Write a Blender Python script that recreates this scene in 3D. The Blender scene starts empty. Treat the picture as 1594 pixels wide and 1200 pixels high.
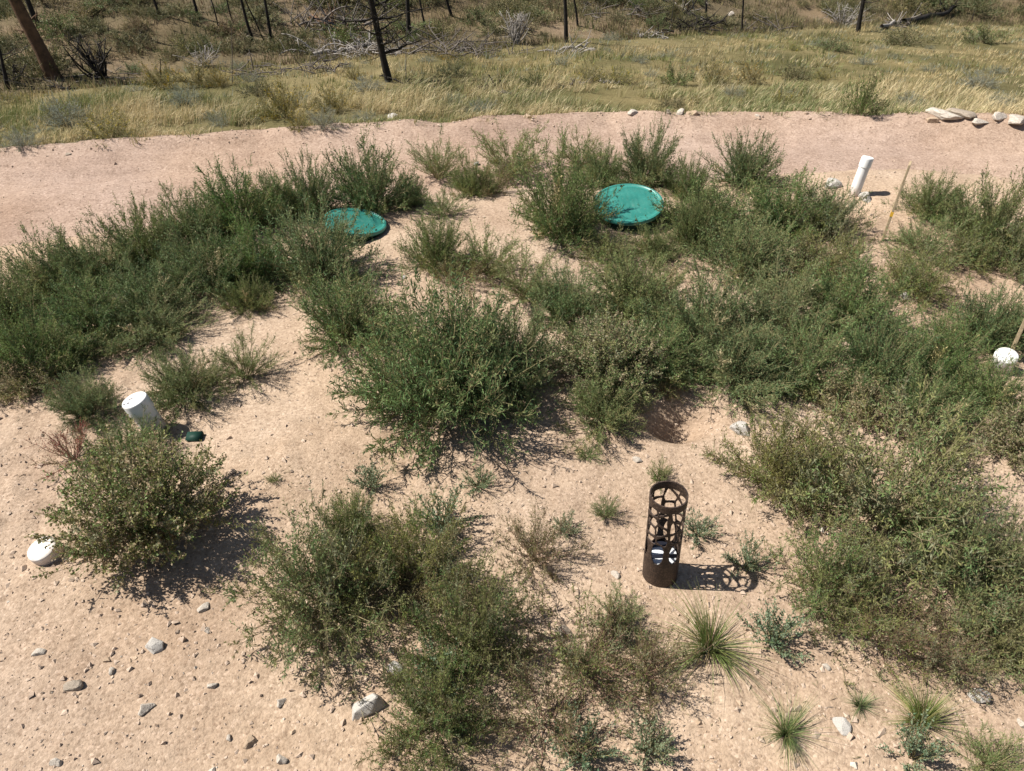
import bpy, bmesh, math, random
import numpy as np
from mathutils import Vector, Matrix, Euler

R = math.radians
S = bpy.context.scene
COL = S.collection

# ------------------------------------------------------------------ camera
CAM = np.array((0.0, 0.0, 2.3)); PITCH = R(38.0); F = 1159.0
cd = bpy.data.cameras.new('camera'); cam = bpy.data.objects.new('camera', cd); COL.objects.link(cam)
cam.location = CAM; cam.rotation_euler = (R(90) - PITCH, 0, 0)
cd.sensor_width = 36; cd.lens = 36 * F / 1594; cd.clip_start = 0.05; cd.clip_end = 2000
S.camera = cam
# ------------------------------------------------------------------ sky and sun
SUN_EL = 53.0
SHD = Vector((1.0, -0.10, 0)).normalized()                 # the way shadows fall on level ground
w = bpy.data.worlds.new('World'); S.world = w; w.use_nodes = True
nt = w.node_tree; bg = nt.nodes['Background']
sky = nt.nodes.new('ShaderNodeTexSky'); sky.sky_type = 'NISHITA'; sky.sun_disc = False
sky.sun_elevation = R(SUN_EL); sky.sun_rotation = math.atan2(-SHD.x, -SHD.y)
nt.links.new(sky.outputs[0], bg.inputs[0]); bg.inputs[1].default_value = 0.05
sl = bpy.data.lights.new('sun', 'SUN'); sl.energy = 5.0; sl.angle = R(0.5); sl.color = (1, 0.945, 0.86)
sun = bpy.data.objects.new('sun', sl); COL.objects.link(sun)
dirv = Vector((SHD.x * math.cos(R(SUN_EL)), SHD.y * math.cos(R(SUN_EL)), -math.sin(R(SUN_EL))))
sun.rotation_euler = dirv.to_track_quat('-Z', 'Y').to_euler(); sun.location = (-8, 0, 10)
S.view_settings.view_transform = 'Standard'; S.view_settings.look = 'None'
S.view_settings.exposure = 0.86; S.view_settings.gamma = 1; S.view_settings.use_curve_mapping = False
S.render.engine = 'CYCLES'; S.cycles.max_bounces = 5; S.cycles.transparent_max_bounces = 4

# ------------------------------------------------------------------ noise and terrain
def hsh(i, j, s):
    n = (i.astype(np.int64) * 374761393 + j.astype(np.int64) * 668265263 + s * 2147483647) & 0x7fffffff
    n = ((n ^ (n >> 13)) * 1274126177) & 0x7fffffff
    n = ((n ^ (n >> 16)) * 974634533) & 0x7fffffff
    return ((n ^ (n >> 15)) & 0xffff) / 65535.0
def vn(x, y, s=0):
    i = np.floor(x); j = np.floor(y); u = x - i; v = y - j
    u = u * u * (3 - 2 * u); v = v * v * (3 - 2 * v)
    a = hsh(i, j, s); b = hsh(i + 1, j, s); c = hsh(i, j + 1, s); d = hsh(i + 1, j + 1, s)
    return (a + (b - a) * u) * (1 - v) + (c + (d - c) * u) * v - 0.5
def fbm(x, y, s=0, o=3):
    t = 0; a = 1.0
    for k in range(o):
        t = t + a * vn(x * 2 ** k + 17.3 * k, y * 2 ** k - 9.1 * k, s + k); a *= 0.5
    return t
def sst(a, b, x):
    t = np.clip((x - a) / (b - a), 0, 1); return t * t * (3 - 2 * t)
def far_edge(x): return np.interp(x, [-40, -14, -6.3, -3.3, .9, 3.5, 6.8, 14, 40], [-6, 5.6, 8.97, 9.65, 10.28, 10.3, 9.9, 8, -2])
def near_edge(x): return np.interp(x, [-40, -14, -4.87, -2, 0, 3.3, 6.8, 14, 40], [-10, 2.6, 6.1, 7.0, 7.4, 7.7, 7.3, 5, -6])
def toe(x): return np.interp(x, [-60, -30, -9.2, -2.8, 5, 16.8, 60], [6, 8, 13.9, 17.6, 21.6, 29.5, 40])
def bumpat(x, y, cx, cy, rx, ry, h): return h * np.exp(-((x - cx) / rx) ** 2 - ((y - cy) / ry) ** 2)
def height(x, y, fine=True):
    x = np.asarray(x, float); y = np.asarray(y, float)
    ne = near_edge(x); fe = far_edge(x) + .10 * fbm(x * 1.3, x * 0 + 3.3, 40, 5)
    yard = 0.08 * fbm(x * .45, y * .45, 1, 2)
    yard = yard + bumpat(x, y, .4, 4.6, 1.5, 1.0, .10) + bumpat(x, y, 2.8, 5.2, 1.2, .8, .12) + bumpat(x, y, -1.1, 2.3, .35, .3, .05) - bumpat(x, y, .80, 2.70, .15, .11, .16) + bumpat(x, y, .62, 3.1, .35, .25, .06)
    yard = yard * sst(-1, 1.5, y)
    slope = sst(ne - 2.3, ne + .1, y)
    z = yard * (1 - slope) - 1.1 * slope
    d = np.maximum(y - fe, 0)
    z = z - .13 * d + .12 * np.exp(-((y - fe + .15) / .28) ** 2) * (0.9 + .45 * fbm(x * 2.2, y * 1.3, 9, 4))
    z = z + bumpat(x, y, 5.9, 9.7, 1.6, .5, .13)
    m = sst(0, 2, d); z = z + m * .16 * fbm(x * .5, y * .5, 4, 3)
    t = np.maximum(y - toe(x), 0)
    z = z + .13 * t + np.where(t < 40, .06 * t + .0045 * t * t, .06 * 40 + 7.2 + .40 * (t - 40)) * 1.0
    z = z + sst(0, 3, t) * .5 * fbm(x * .25, y * .25, 6, 3)
    z = np.where(y > 120, np.minimum(z, 45 + 8 * fbm(x * .02, y * .02, 8, 2)), z)
    if fine:
        near = np.clip(1 - t / 10, 0, 1)
        rough = (0.55 + .9 * vn(x * .9, y * .9, 21)) * np.where(y > fe, .7, 1) * near
        road = sst(ne - .3, ne + .3, y) * (1 - sst(fe - .3, fe, y))
        rough = rough * (1 - .30 * road)
        z = z + rough * (.035 * fbm(x * 2.6, y * 2.6, 11, 2) + .020 * fbm(x * 9, y * 9, 13, 2) + .007 * fbm(x * 27, y * 27, 15, 1))
        # wheel ruts along the road
        q = (y - ne) / np.maximum(fe - ne, .5)
        z = z - road * .05 * (np.exp(-((q - .3) / .09) ** 2) + np.exp(-((q - .68) / .09) ** 2))
        z = z + road * .018 * np.sin((y - .15 * x) * 24 + 5 * vn(x, y, 31)) * (.4 + vn(x * .8, y * 2, 33))
    return z
RT = np.array((1., 0, 0)); FW = np.array((0, math.cos(PITCH), -math.sin(PITCH))); UP = np.array((0, math.sin(PITCH), math.cos(PITCH)))
def at(px, py, fine=False):
    """the point of the ground where the sight line through this spot of the photograph meets it"""
    d = FW * F + RT * (px - 797) + UP * (600 - py); d = d / np.linalg.norm(d)
    ts = np.geomspace(1.0, 200, 1500); P = CAM + ts[:, None] * d
    dz = P[:, 2] - height(P[:, 0], P[:, 1], fine)
    k = int(np.argmax(dz < 0)) if (dz < 0).any() else len(ts) - 1
    a = dz[k - 1] / (dz[k - 1] - dz[k] + 1e-9); t = ts[k - 1] + (ts[k] - ts[k - 1]) * a
    return CAM + t * d
def gz(x, y): return float(height(np.array([x]), np.array([y]))[0])

# ------------------------------------------------------------------ mesh helpers
def mesh_np(name, V, faces, mats, midx=None, smooth=False):
    """faces: list of integer arrays (n,3) or (n,4); midx: material index per face in the same order"""
    me = bpy.data.meshes.new(name)
    V = np.asarray(V, np.float32)
    faces = [np.asarray(f, np.int32) for f in faces if len(f)]
    nl = sum(f.size for f in faces); nf = sum(len(f) for f in faces)
    me.vertices.add(len(V)); me.vertices.foreach_set('co', V.ravel())
    me.loops.add(nl); me.loops.foreach_set('vertex_index', np.concatenate([f.ravel() for f in faces]))
    me.polygons.add(nf)
    ls = np.concatenate([np.full(len(f), f.shape[1], np.int32) for f in faces])
    st = np.zeros(nf, np.int32); st[1:] = np.cumsum(ls)[:-1]
    me.polygons.foreach_set('loop_start', st)
    for m in mats: me.materials.append(m)
    if midx is not None: me.polygons.foreach_set('material_index', np.asarray(midx, np.int32))
    me.polygons.foreach_set('use_smooth', np.full(nf, smooth, bool))
    me.update(calc_edges=True)
    return me
def put(name, me, parent=None, loc=None, rot=None, sc=None):
    o = bpy.data.objects.new(name, me); COL.objects.link(o)
    if parent: o.parent = parent
    if loc is not None: o.location = loc
    if rot is not None: o.rotation_euler = rot
    if sc is not None: o.scale = sc
    return o
def tag(o, label=None, cat=None, group=None, kind=None):
    if label: o['label'] = label
    if cat: o['category'] = cat
    if group: o['group'] = group
    if kind: o['kind'] = kind
    return o
def thing(name, label, cat, loc, rot=(0, 0, 0), group=None, sc=(1, 1, 1)):
    o = bpy.data.objects.new(name, None); COL.objects.link(o); o.empty_display_size = .05
    o.location = loc; o.rotation_euler = rot; o.scale = sc
    return tag(o, label, cat, group)
def bm_mesh(name, bm, mats, smooth=True):
    me = bpy.data.meshes.new(name); bm.to_mesh(me); bm.free()
    for m in mats: me.materials.append(m)
    me.polygons.foreach_set('use_smooth', np.full(len(me.polygons), smooth, bool))
    return me
class Tubes:
    """many tapered tubes gathered into one mesh"""
    def __init__(s, sides=4): s.V = []; s.Q = []; s.n = 0; s.k = sides; s.T = []
    def add(s, pts, rad):
        pts = np.asarray(pts, float); n = len(pts); k = s.k
        rad = np.broadcast_to(np.asarray(rad, float), (n,))
        tg = np.gradient(pts, axis=0); tg /= np.linalg.norm(tg, axis=1)[:, None] + 1e-9
        ref = np.array((0, 0, 1.)) if abs(tg[0][2]) < .8 else np.array((1., 0, 0))
        a = np.cross(tg, ref); a /= np.linalg.norm(a, axis=1)[:, None] + 1e-9
        b = np.cross(tg, a)
        th = np.arange(k) * 2 * np.pi / k
        ring = pts[:, None, :] + rad[:, None, None] * (np.cos(th)[None, :, None] * a[:, None, :] + np.sin(th)[None, :, None] * b[:, None, :])
        s.V.append(ring.reshape(-1, 3))
        i = np.arange(n - 1)[:, None] * k; j = np.arange(k)[None, :]; j2 = (j + 1) % k
        s.Q.append(np.stack([i + j, i + j2, i + k + j2, i + k + j], -1).reshape(-1, 4) + s.n)
        s.Q.append(np.array([[s.n + (n - 1) * k + q for q in (0, 1, 2, 3 % k)]]) if k == 4 else np.zeros((0, 4), int))
        s.n += n * k
    def mesh(s, name, mat, smooth=True): return mesh_np(name, np.concatenate(s.V), [np.concatenate(s.Q)], [mat], None, smooth)
def unit(v): return v / (np.linalg.norm(v, axis=-1, keepdims=True) + 1e-9)
def bez(a, b, c, n): t = np.linspace(0, 1, n)[:, None]; return (1 - t) ** 2 * a + 2 * t * (1 - t) * b + t * t * c

# ------------------------------------------------------------------ materials
def new_mat(name):
    m = bpy.data.materials.new(name); m.use_nodes = True
    return m, m.node_tree, m.node_tree.nodes['Principled BSDF']
def ramp(nt, stops):
    r = nt.nodes.new('ShaderNodeValToRGB'); e = r.color_ramp.elements
    while len(e) < len(stops): e.new(.5)
    for q, (p, c) in zip(e, stops): q.position = p; q.color = (*c, 1)
    return r
def noise(nt, scale, detail=4, rough=.6, vec=None):
    n = nt.nodes.new('ShaderNodeTexNoise'); n.inputs['Scale'].default_value = scale
    n.inputs['Detail'].default_value = detail; n.inputs['Roughness'].default_value = rough
    if vec is not None: nt.links.new(vec, n.inputs['Vector'])
    return n
def mixc(nt, a, b, f, mode='MIX'):
    m = nt.nodes.new('ShaderNodeMix'); m.data_type = 'RGBA'; m.blend_type = mode
    for s, v in ((6, a), (7, b)):
        if isinstance(v, tuple): m.inputs[s].default_value = (*v, 1)
        else: nt.links.new(v, m.inputs[s])
    if isinstance(f, (int, float)): m.inputs[0].default_value = f
    else: nt.links.new(f, m.inputs[0])
    return m.outputs[2]
def leaf_mat(name, c, var=.30, trans=.32, rough=.55):
    m, nt, p = new_mat(name)
    oi = nt.nodes.new('ShaderNodeObjectInfo'); tc = nt.nodes.new('ShaderNodeTexCoord')
    n = noise(nt, 9, 2, .6, tc.outputs['Object'])
    hs = nt.nodes.new('ShaderNodeHueSaturation'); hs.inputs['Color'].default_value = (*c, 1)
    mr = nt.nodes.new('ShaderNodeMapRange'); mr.inputs[1].default_value = .25; mr.inputs[2].default_value = .75
    mr.inputs[3].default_value = 1 - var; mr.inputs[4].default_value = 1 + var
    nt.links.new(n.outputs[0], mr.inputs[0]); nt.links.new(mr.outputs[0], hs.inputs['Value'])
    mh = nt.nodes.new('ShaderNodeMapRange'); mh.inputs[3].default_value = .470; mh.inputs[4].default_value = .516
    nt.links.new(oi.outputs['Random'], mh.inputs[0]); nt.links.new(mh.outputs[0], hs.inputs['Hue'])
    ml = nt.nodes.new('ShaderNodeMath'); ml.operation = 'MULTIPLY_ADD'; ml.inputs[1].default_value = 7.31; ml.inputs[2].default_value = .3; nt.links.new(oi.outputs['Random'], ml.inputs[0])
    fr = nt.nodes.new('ShaderNodeMath'); fr.operation = 'FRACT'; nt.links.new(ml.outputs[0], fr.inputs[0])
    ms2 = nt.nodes.new('ShaderNodeMapRange'); ms2.inputs[3].default_value = .92; ms2.inputs[4].default_value = 1.15; nt.links.new(fr.outputs[0], ms2.inputs[0]); nt.links.new(ms2.outputs[0], hs.inputs['Saturation'])
    nt.links.new(hs.outputs[0], p.inputs['Base Color']); p.inputs['Roughness'].default_value = rough
    p.inputs['Specular IOR Level'].default_value = .35
    tr = nt.nodes.new('ShaderNodeBsdfTranslucent'); nt.links.new(hs.outputs[0], tr.inputs[0])
    ms = nt.nodes.new('ShaderNodeMixShader'); ms.inputs[0].default_value = trans
    nt.links.new(p.outputs[0], ms.inputs[1]); nt.links.new(tr.outputs[0], ms.inputs[2])
    nt.links.new(ms.outputs[0], nt.nodes['Material Output'].inputs[0])
    return m
def rough_mat(name, c1, c2, scale=20, rough=.85, bump=.3, spec=.2, bscale=None, detail=5):
    m, nt, p = new_mat(name); tc = nt.nodes.new('ShaderNodeTexCoord')
    n = noise(nt, scale, detail, .65, tc.outputs['Object']); r = ramp(nt, [(.3, c1), (.7, c2)])
    nt.links.new(n.outputs[0], r.inputs[0]); nt.links.new(r.outputs[0], p.inputs['Base Color'])
    p.inputs['Roughness'].default_value = rough; p.inputs['Specular IOR Level'].default_value = spec
    if bump:
        b = nt.nodes.new('ShaderNodeBump'); b.inputs['Strength'].default_value = bump; b.inputs['Distance'].default_value = .01
        n2 = noise(nt, bscale or scale * 2, 4, .7, tc.outputs['Object'])
        nt.links.new(n2.outputs[0], b.inputs['Height']); nt.links.new(b.outputs[0], p.inputs['Normal'])
    return m
def soil_mat(name, base, pale, dark, bump=.7, coarse=1.0):
    m, nt, p = new_mat(name); tc = nt.nodes.new('ShaderNodeTexCoord'); v = tc.outputs['Object']
    n1 = noise(nt, .9 * coarse, 5, .6, v); r1 = ramp(nt, [(.3, dark), (.5, base), (.72, pale)]); nt.links.new(n1.outputs[0], r1.inputs[0])
    n2 = noise(nt, 55 * coarse, 4, .7, v); r2 = ramp(nt, [(.32, (.62, .60, .58)), (.52, (1, 1, 1)), (.75, (1.18, 1.18, 1.18))]); nt.links.new(n2.outputs[0], r2.inputs[0])
    c = mixc(nt, r1.outputs[0], r2.outputs[0], .8, 'MULTIPLY')
    vo = nt.nodes.new('ShaderNodeTexVoronoi'); vo.inputs['Scale'].default_value = 110 * coarse; nt.links.new(v, vo.inputs['Vector'])
    sep = nt.nodes.new('ShaderNodeSeparateColor'); nt.links.new(vo.outputs['Color'], sep.inputs[0])
    r3 = ramp(nt, [(0, (.72, .68, .66)), (.25, (1, 1, 1)), (.86, (1, 1, 1)), (.95, (1.25, 1.27, 1.32))]); nt.links.new(sep.outputs[0], r3.inputs[0])
    c = mixc(nt, c, r3.outputs[0], .8, 'MULTIPLY')
    n5 = noise(nt, .35, 3, .6, v); r5 = ramp(nt, [(.38, (1.03, .985, .93)), (.62, (.985, .965, .97))]); nt.links.new(n5.outputs[0], r5.inputs[0]); c = mixc(nt, c, r5.outputs[0], 1, 'MULTIPLY')
    n6 = noise(nt, 5, 5, .7, v); r6 = ramp(nt, [(.36, (.84, .82, .80)), (.55, (1, 1, 1)), (.75, (1.06, 1.06, 1.06))]); nt.links.new(n6.outputs[0], r6.inputs[0]); c = mixc(nt, c, r6.outputs[0], .8, 'MULTIPLY')
    nt.links.new(c, p.inputs['Base Color']); p.inputs['Roughness'].default_value = .95; p.inputs['Specular IOR Level'].default_value = .1
    b1 = nt.nodes.new('ShaderNodeBump'); b1.inputs['Strength'].default_value = bump; b1.inputs['Distance'].default_value = .012
    n4 = noise(nt, 120 * coarse, 4, .7, v); nt.links.new(n4.outputs[0], b1.inputs['Height'])
    b2 = nt.nodes.new('ShaderNodeBump'); b2.inputs['Strength'].default_value = bump * .45; b2.inputs['Distance'].default_value = .006
    inv = nt.nodes.new('ShaderNodeMath'); inv.operation = 'SUBTRACT'; inv.inputs[0].default_value = 1; nt.links.new(vo.outputs['Distance'], inv.inputs[1])
    nt.links.new(inv.outputs[0], b2.inputs['Height']); nt.links.new(b1.outputs[0], b2.inputs['Normal'])
    nt.links.new(b2.outputs[0], p.inputs['Normal'])
    return m
M = {}
M['soil'] = soil_mat('pink_soil', (.370, .287, .214), (.42, .336, .258), (.305, .228, .167), .45)
M['road'] = soil_mat('road_soil', (.335, .255, .203), (.385, .30, .243), (.285, .21, .165), .5, .6)
M['meadow'] = soil_mat('meadow_soil', (.13, .115, .055), (.24, .20, .105), (.07, .07, .03), .6, .5)
M['hill'] = soil_mat('hillside_soil', (.135, .108, .066), (.22, .165, .11), (.09, .078, .046), .8, .35)
M['clod'] = rough_mat('soil_clod', (.34, .26, .198), (.44, .345, .27), 8, .95, .3, .1)
M['stone'] = rough_mat('pale_stone', (.27, .23, .19), (.52, .47, .405), 5, .8, .5, .3)
M['white_stone'] = rough_mat('white_quartz', (.30, .275, .245), (.54, .515, .475), 18, .6, .5, .4)
M['grey_stone'] = rough_mat('grey_stone', (.19, .155, .12), (.38, .32, .255), 9, .85, .5, .25)
M['tan_stone'] = rough_mat('tan_stone', (.30, .22, .15), (.48, .37, .27), 14, .9, .6, .15)
M['kgreen'] = leaf_mat('weed_green', (.142, .208, .076))
M['kdark'] = leaf_mat('weed_dark_green', (.088, .145, .056))
M['kpale'] = leaf_mat('weed_pale_green', (.20, .245, .10))
M['olive'] = leaf_mat('weed_olive', (.205, .22, .084))
M['olive2'] = leaf_mat('weed_olive_brown', (.20, .18, .09))
M['oliveg'] = leaf_mat('weed_grey_olive', (.22, .235, .135))
M['tan'] = leaf_mat('weed_tan_bracts', (.34, .285, .175), .3)
M['goose'] = leaf_mat('weed_grey_green', (.205, .265, .165), .25)
M['goose2'] = leaf_mat('weed_blue_green', (.115, .185, .10), .25)
M['red'] = leaf_mat('weed_red', (.30, .115, .095), .3)
M['stem'] = rough_mat('weed_stem', (.17, .135, .075), (.28, .24, .14), 30, .8, 0)
M['stemg'] = rough_mat('weed_green_stem', (.15, .14, .06), (.26, .22, .12), 30, .8, 0)
M['stemr'] = rough_mat('weed_red_stem', (.20, .10, .08), (.30, .20, .14), 30, .8, 0)
M['straw'] = leaf_mat('dry_grass', (.49, .415, .225), .25, .25)
M['straw2'] = leaf_mat('pale_grass', (.52, .46, .27), .25, .25)
M['ggreen'] = leaf_mat('green_grass', (.165, .195, .075), .3, .25)
M['golive'] = leaf_mat('olive_grass', (.27, .25, .11), .3, .25)
M['gblue'] = leaf_mat('blue_green_blades', (.13, .20, .11), .2, .15)
M['rabbit'] = leaf_mat('rabbitbrush_leaf', (.165, .155, .03), .3)
M['yellow'] = leaf_mat('yellow_blossom', (.55, .42, .03), .2)
M['sage'] = leaf_mat('sage_leaf', (.27, .30, .25), .25)
M['scrubd'] = leaf_mat('scrub_dark', (.078, .096, .038), .35)
M['scrubo'] = leaf_mat('scrub_olive', (.155, .15, .068), .35)
M['scrubb'] = leaf_mat('scrub_brown', (.18, .135, .078), .35)
M['char'] = rough_mat('charred_bark', (.010, .009, .008), (.035, .029, .024), 12, .8, .6, .2)
M['bark'] = rough_mat('scorched_bark', (.045, .030, .020), (.17, .10, .06), 6, .85, .6, .15)
M['grey_wood'] = rough_mat('weathered_wood', (.17, .15, .135), (.40, .37, .335), 9, .85, .3, .2)
M['dead_twig'] = rough_mat('dead_twig', (.065, .055, .048), (.19, .165, .145), 9, .85, 0, .2)

# ------------------------------------------------------------------ terrain sheet
def build_terrain():
    ys = [-80, -50, -30, -18, -10, -6, -3.5, -2, -1.2, -.7, -.3, 0, .2, .4]
    y = .55
    while y < 30: ys.append(y); y *= 1.0082
    while y < 600: ys.append(y); y *= 1.035
    ys = np.array(ys)
    u = np.linspace(-1, 1, 421)
    ext = 1 + np.geomspace(.02, 9, 22)
    u = np.concatenate([-ext[::-1], u, ext])
    W = .72 * np.sqrt(np.maximum(ys, 0) ** 2 + 5.3) + .6
    X = u[None, :] * W[:, None]; Y = np.broadcast_to(ys[:, None], X.shape)
    # stagger the far columns so the sheet has no streaks
    Z = height(X, Y)
    nr, nc = X.shape; V = np.stack([X, Y, Z], -1).reshape(-1, 3)
    i = np.arange(nr - 1)[:, None] * nc + np.arange(nc - 1)[None, :]
    Q = np.stack([i, i + 1, i + nc + 1, i + nc], -1).reshape(-1, 4)
    C = V[Q].mean(1); x, yy = C[:, 0], C[:, 1]
    j = .25 * fbm(x * 1.3, yy * 1.3, 50, 3)
    fe = far_edge(x) + j; ne = near_edge(x) - .2 + j
    reg = np.where(yy > toe(x) + j * 3, 3, np.where(yy > fe + .1, 2, np.where(yy > ne, 1, 0)))
    for k, (nm, mt) in enumerate((('ground', 'soil'), ('dirt_road', 'road'), ('meadow_ground', 'meadow'), ('hillside', 'hill'))):
        q = Q[reg == k]; used, inv = np.unique(q, return_inverse=True)
        tag(put(nm, mesh_np(nm, V[used], [inv.reshape(-1, 4)], [M[mt]], None, True)), kind='structure')
build_terrain()
# ------------------------------------------------------------------ plants
def leaf_quads(P, D, L, Wd, rng):
    side = unit(np.cross(D, unit(rng.normal(size=D.shape))))
    mid = P + D * (L * .45)[:, None]; tip = P + D * L[:, None] + np.array((0, 0, -1)) * (L * .12)[:, None]
    V = np.stack([P, mid + side * (Wd / 2)[:, None], tip, mid - side * (Wd / 2)[:, None]], 1).reshape(-1, 3)
    return V, np.arange(len(V)).reshape(-1, 4)
def bush(seed, Rr, H, nstem, nsec, sec, ll, lw, gap, mats, weights, stem_mat, arch=.45, low=.03, spread=.75, leafang=.8, tuft=0, bare=.12, stemr=.0028, tipmat=None, tipfrac=0, fill=.8, lobe=1.0):
    """one weed: curved stems from a crown, side shoots along them, narrow leaves along the shoots"""
    rng = np.random.default_rng(seed); tb = Tubes(3); LP = []; LD = []; LL = []; LM = []
    lob = rng.uniform(0, 6.28, 3)
    for s in range(nstem):
        az = 6.283 * (s + rng.uniform(-.6, .6)) / nstem * 2.618; ct = rng.uniform(low, 1) ** .9; st = math.sqrt(1 - min(ct, 1) ** 2)
        k = rng.uniform(.72, 1.12) * (1 + lobe * .16 * math.sin(2 * az + lob[0]) + lobe * .12 * math.sin(3 * az + lob[1]))
        tip = np.array((Rr * st * math.cos(az) * k, Rr * st * math.sin(az) * k, max(H * ct * rng.uniform(.75, 1.15), .02)))
        root = np.array((rng.normal() * .012 * Rr / .3, rng.normal() * .012 * Rr / .3, 0.))
        c1 = np.array((tip[0] * (1 - arch) * 1.05, tip[1] * (1 - arch) * 1.05, tip[2] * arch)) + rng.normal(size=3) * .03 * Rr
        pts = bez(root, c1, tip, 9); pts[1:-1] += rng.normal(size=(7, 3)) * .012 * Rr
        ln = np.linalg.norm(np.diff(pts, axis=0), axis=1).sum()
        tb.add(pts, np.linspace(stemr, stemr * .35, 9))
        ts = np.sort(np.clip(rng.uniform(bare, 1, nsec) ** fill, bare, 1)); shade = rng.choice(len(mats), p=weights)
        for q, t in enumerate(ts):
            f = t * 8; i = min(int(f), 7); p = pts[i] + (pts[i + 1] - pts[i]) * (f - i); tg = unit(pts[i + 1] - pts[i])
            out = np.array((p[0], p[1], 0.)); out = out / (np.linalg.norm(out) + .02)
            d = unit(tg * .75 + unit(rng.normal(size=3)) * spread + np.array((0, 0, .25)) + out * .15)
            if t > .97: d = tg
            L = sec * rng.uniform(.5, 1.25) * (1.15 - .7 * t); L = max(L, .02)
            n = max(int(L / gap), 3); e = p + d * L + np.array((0, 0, 1)) * L * rng.uniform(-.05, .3)
            if e[2] < .012: e[2] = .012 + rng.uniform(0, .02)
            c = bez(p, p + d * L * .5, e, 5)
            tb.add(c[::2], np.array((stemr * .4, stemr * .3, stemr * .15)))
            a = (np.arange(n) + rng.uniform(0, 1, n)) / n * .98; ff = a * 4; ii = np.minimum(ff.astype(int), 3)
            P = c[ii] + (c[ii + 1] - c[ii]) * (ff - ii)[:, None]
            rad = unit(rng.normal(size=(n, 3)) + np.array((0, 0, .15))); D = unit(d[None, :] * .8 + rad * leafang)
            LP.append(P); LD.append(D); LL.append(ll * rng.uniform(.6, 1.2, n) * (1.05 - .5 * a))
            mi = shade if rng.random() < .55 else rng.choice(len(mats), p=weights)
            mm = np.full(n, mi)
            if tipmat is not None:
                mm = np.where((rng.random(n) < tipfrac * (.4 + a)) & (t > .45), tipmat, mm)
            LM.append(mm)
    P = np.concatenate(LP); D = np.concatenate(LD); L = np.concatenate(LL); mi = np.concatenate(LM)
    keep = P[:, 2] > -.005; P, D, L, mi = P[keep], D[keep], L[keep], mi[keep]
    D[:, 2] = np.where(P[:, 2] < .03, np.abs(D[:, 2]), D[:, 2])
    V, Q = leaf_quads(P, D, L, lw * rng.uniform(.7, 1.25, len(L)), rng)
    fo = mesh_np('foliage', V, [Q], [M[m] for m in mats], mi)
    return dict(foliage=fo, stems=tb.mesh('stems', M[stem_mat]), R=Rr, H=H)
def clump(seed, n, h, spread, wd, mats, weights, droop=.5):
    """a clump of arching blades"""
    rng = np.random.default_rng(seed); az = rng.uniform(0, 6.283, n); az = az + .75 * np.sin(az + seed) + .3 * np.sin(3 * az); lean = np.abs(rng.normal(0, spread, n)) * (1 + .35 * np.cos(az - seed)) + .05
    L = h * rng.uniform(.45, 1.15, n); r0 = rng.uniform(0, .025, n) * h / .2
    o = np.stack([np.cos(az), np.sin(az), az * 0], -1); up = np.array((0, 0, 1.)); P = o * r0[:, None]
    sd = np.stack([-np.sin(az), np.cos(az), az * 0], -1); sd = unit(sd + .5 * rng.normal(size=sd.shape)); V = []; N = 4
    for k in range(N + 1):
        t = k / N; a = lean + droop * t * t * lean * 1.6; a = np.minimum(a, 1.75)
        if k: P = P + (o * np.sin(a)[:, None] + up * np.cos(a)[:, None]) * (L / N)[:, None]
        P[:, 2] = np.maximum(P[:, 2], .004)
        ww = wd * (1 - t ** 1.5) * rng.uniform(.9, 1.1, n) + .0003
        V.append(P + sd * ww[:, None] / 2); V.append(P - sd * ww[:, None] / 2)
    V = np.stack(V, 1).reshape(-1, 3); b = np.arange(n)[:, None] * 2 * (N + 1)
    Q = np.concatenate([np.stack([b + 2 * k, b + 2 * k + 1, b + 2 * k + 3, b + 2 * k + 2], -1).reshape(-1, 4) for k in range(N)])
    mi = np.tile(rng.choice(len(mats), n, p=weights), N)
    return dict(blades=mesh_np('blades', V, [Q], [M[m] for m in mats], mi), R=h * .8, H=h)

kg = ['kgreen', 'kdark', 'kpale', 'olive', 'straw']
KIND = {}
KIND['K'] = [bush(10 + i, .36, .34, 78, 16, .125, .027, .0040, .0056, kg, (.48, .26, .14, .10, .02), 'stemg') for i in range(4)]
KIND['M'] = [bush(18, .40, .33, 140, 17, .115, .025, .0040, .0056, kg, (.46, .30, .12, .10, .02), 'stemg', low=.02, spread=.95, fill=.7, lobe=.5)]
KIND['D'] = [bush(20 + i, .32, .30, 90, 16, .095, .021, .0038, .0050, kg, (.30, .57, .05, .07, .01), 'stemg') for i in range(3)]
KIND['S'] = [bush(30 + i, .28, .35, 36, 15, .10, .025, .0036, .0062, ['kgreen', 'kpale', 'olive'], (.5, .3, .2), 'stemg', arch=.55, low=.2) for i in range(3)]
KIND['O'] = [bush(40 + i, .42, .28, 76, 18, .115, .022, .0046, .0056, ['olive', 'olive2', 'kgreen', 'oliveg'], (.44, .14, .26, .16), 'stem', arch=.42, low=.04, spread=1.1, leafang=1.0, stemr=.0021, fill=.75) for i in range(4)]
KIND['P'] = [bush(50 + i, .36, .20, 30, 17, .11, .019, .0040, .0056, ['olive2', 'olive', 'oliveg'], (.34, .36, .30), 'stemr', arch=.45, low=.04, spread=1.0, leafang=1.0, stemr=.002) for i in range(3)]
KIND['T'] = [bush(60 + i, .32, .37, 210, 15, .070, .0135, .0072, .0046, ['olive', 'kgreen', 'oliveg', 'tan'], (.36, .34, .18, .12), 'stem', low=.20, spread=1.3, leafang=1.3, tipmat=3, tipfrac=.20, stemr=.002, fill=.52, lobe=.35) for i in range(2)]
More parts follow.
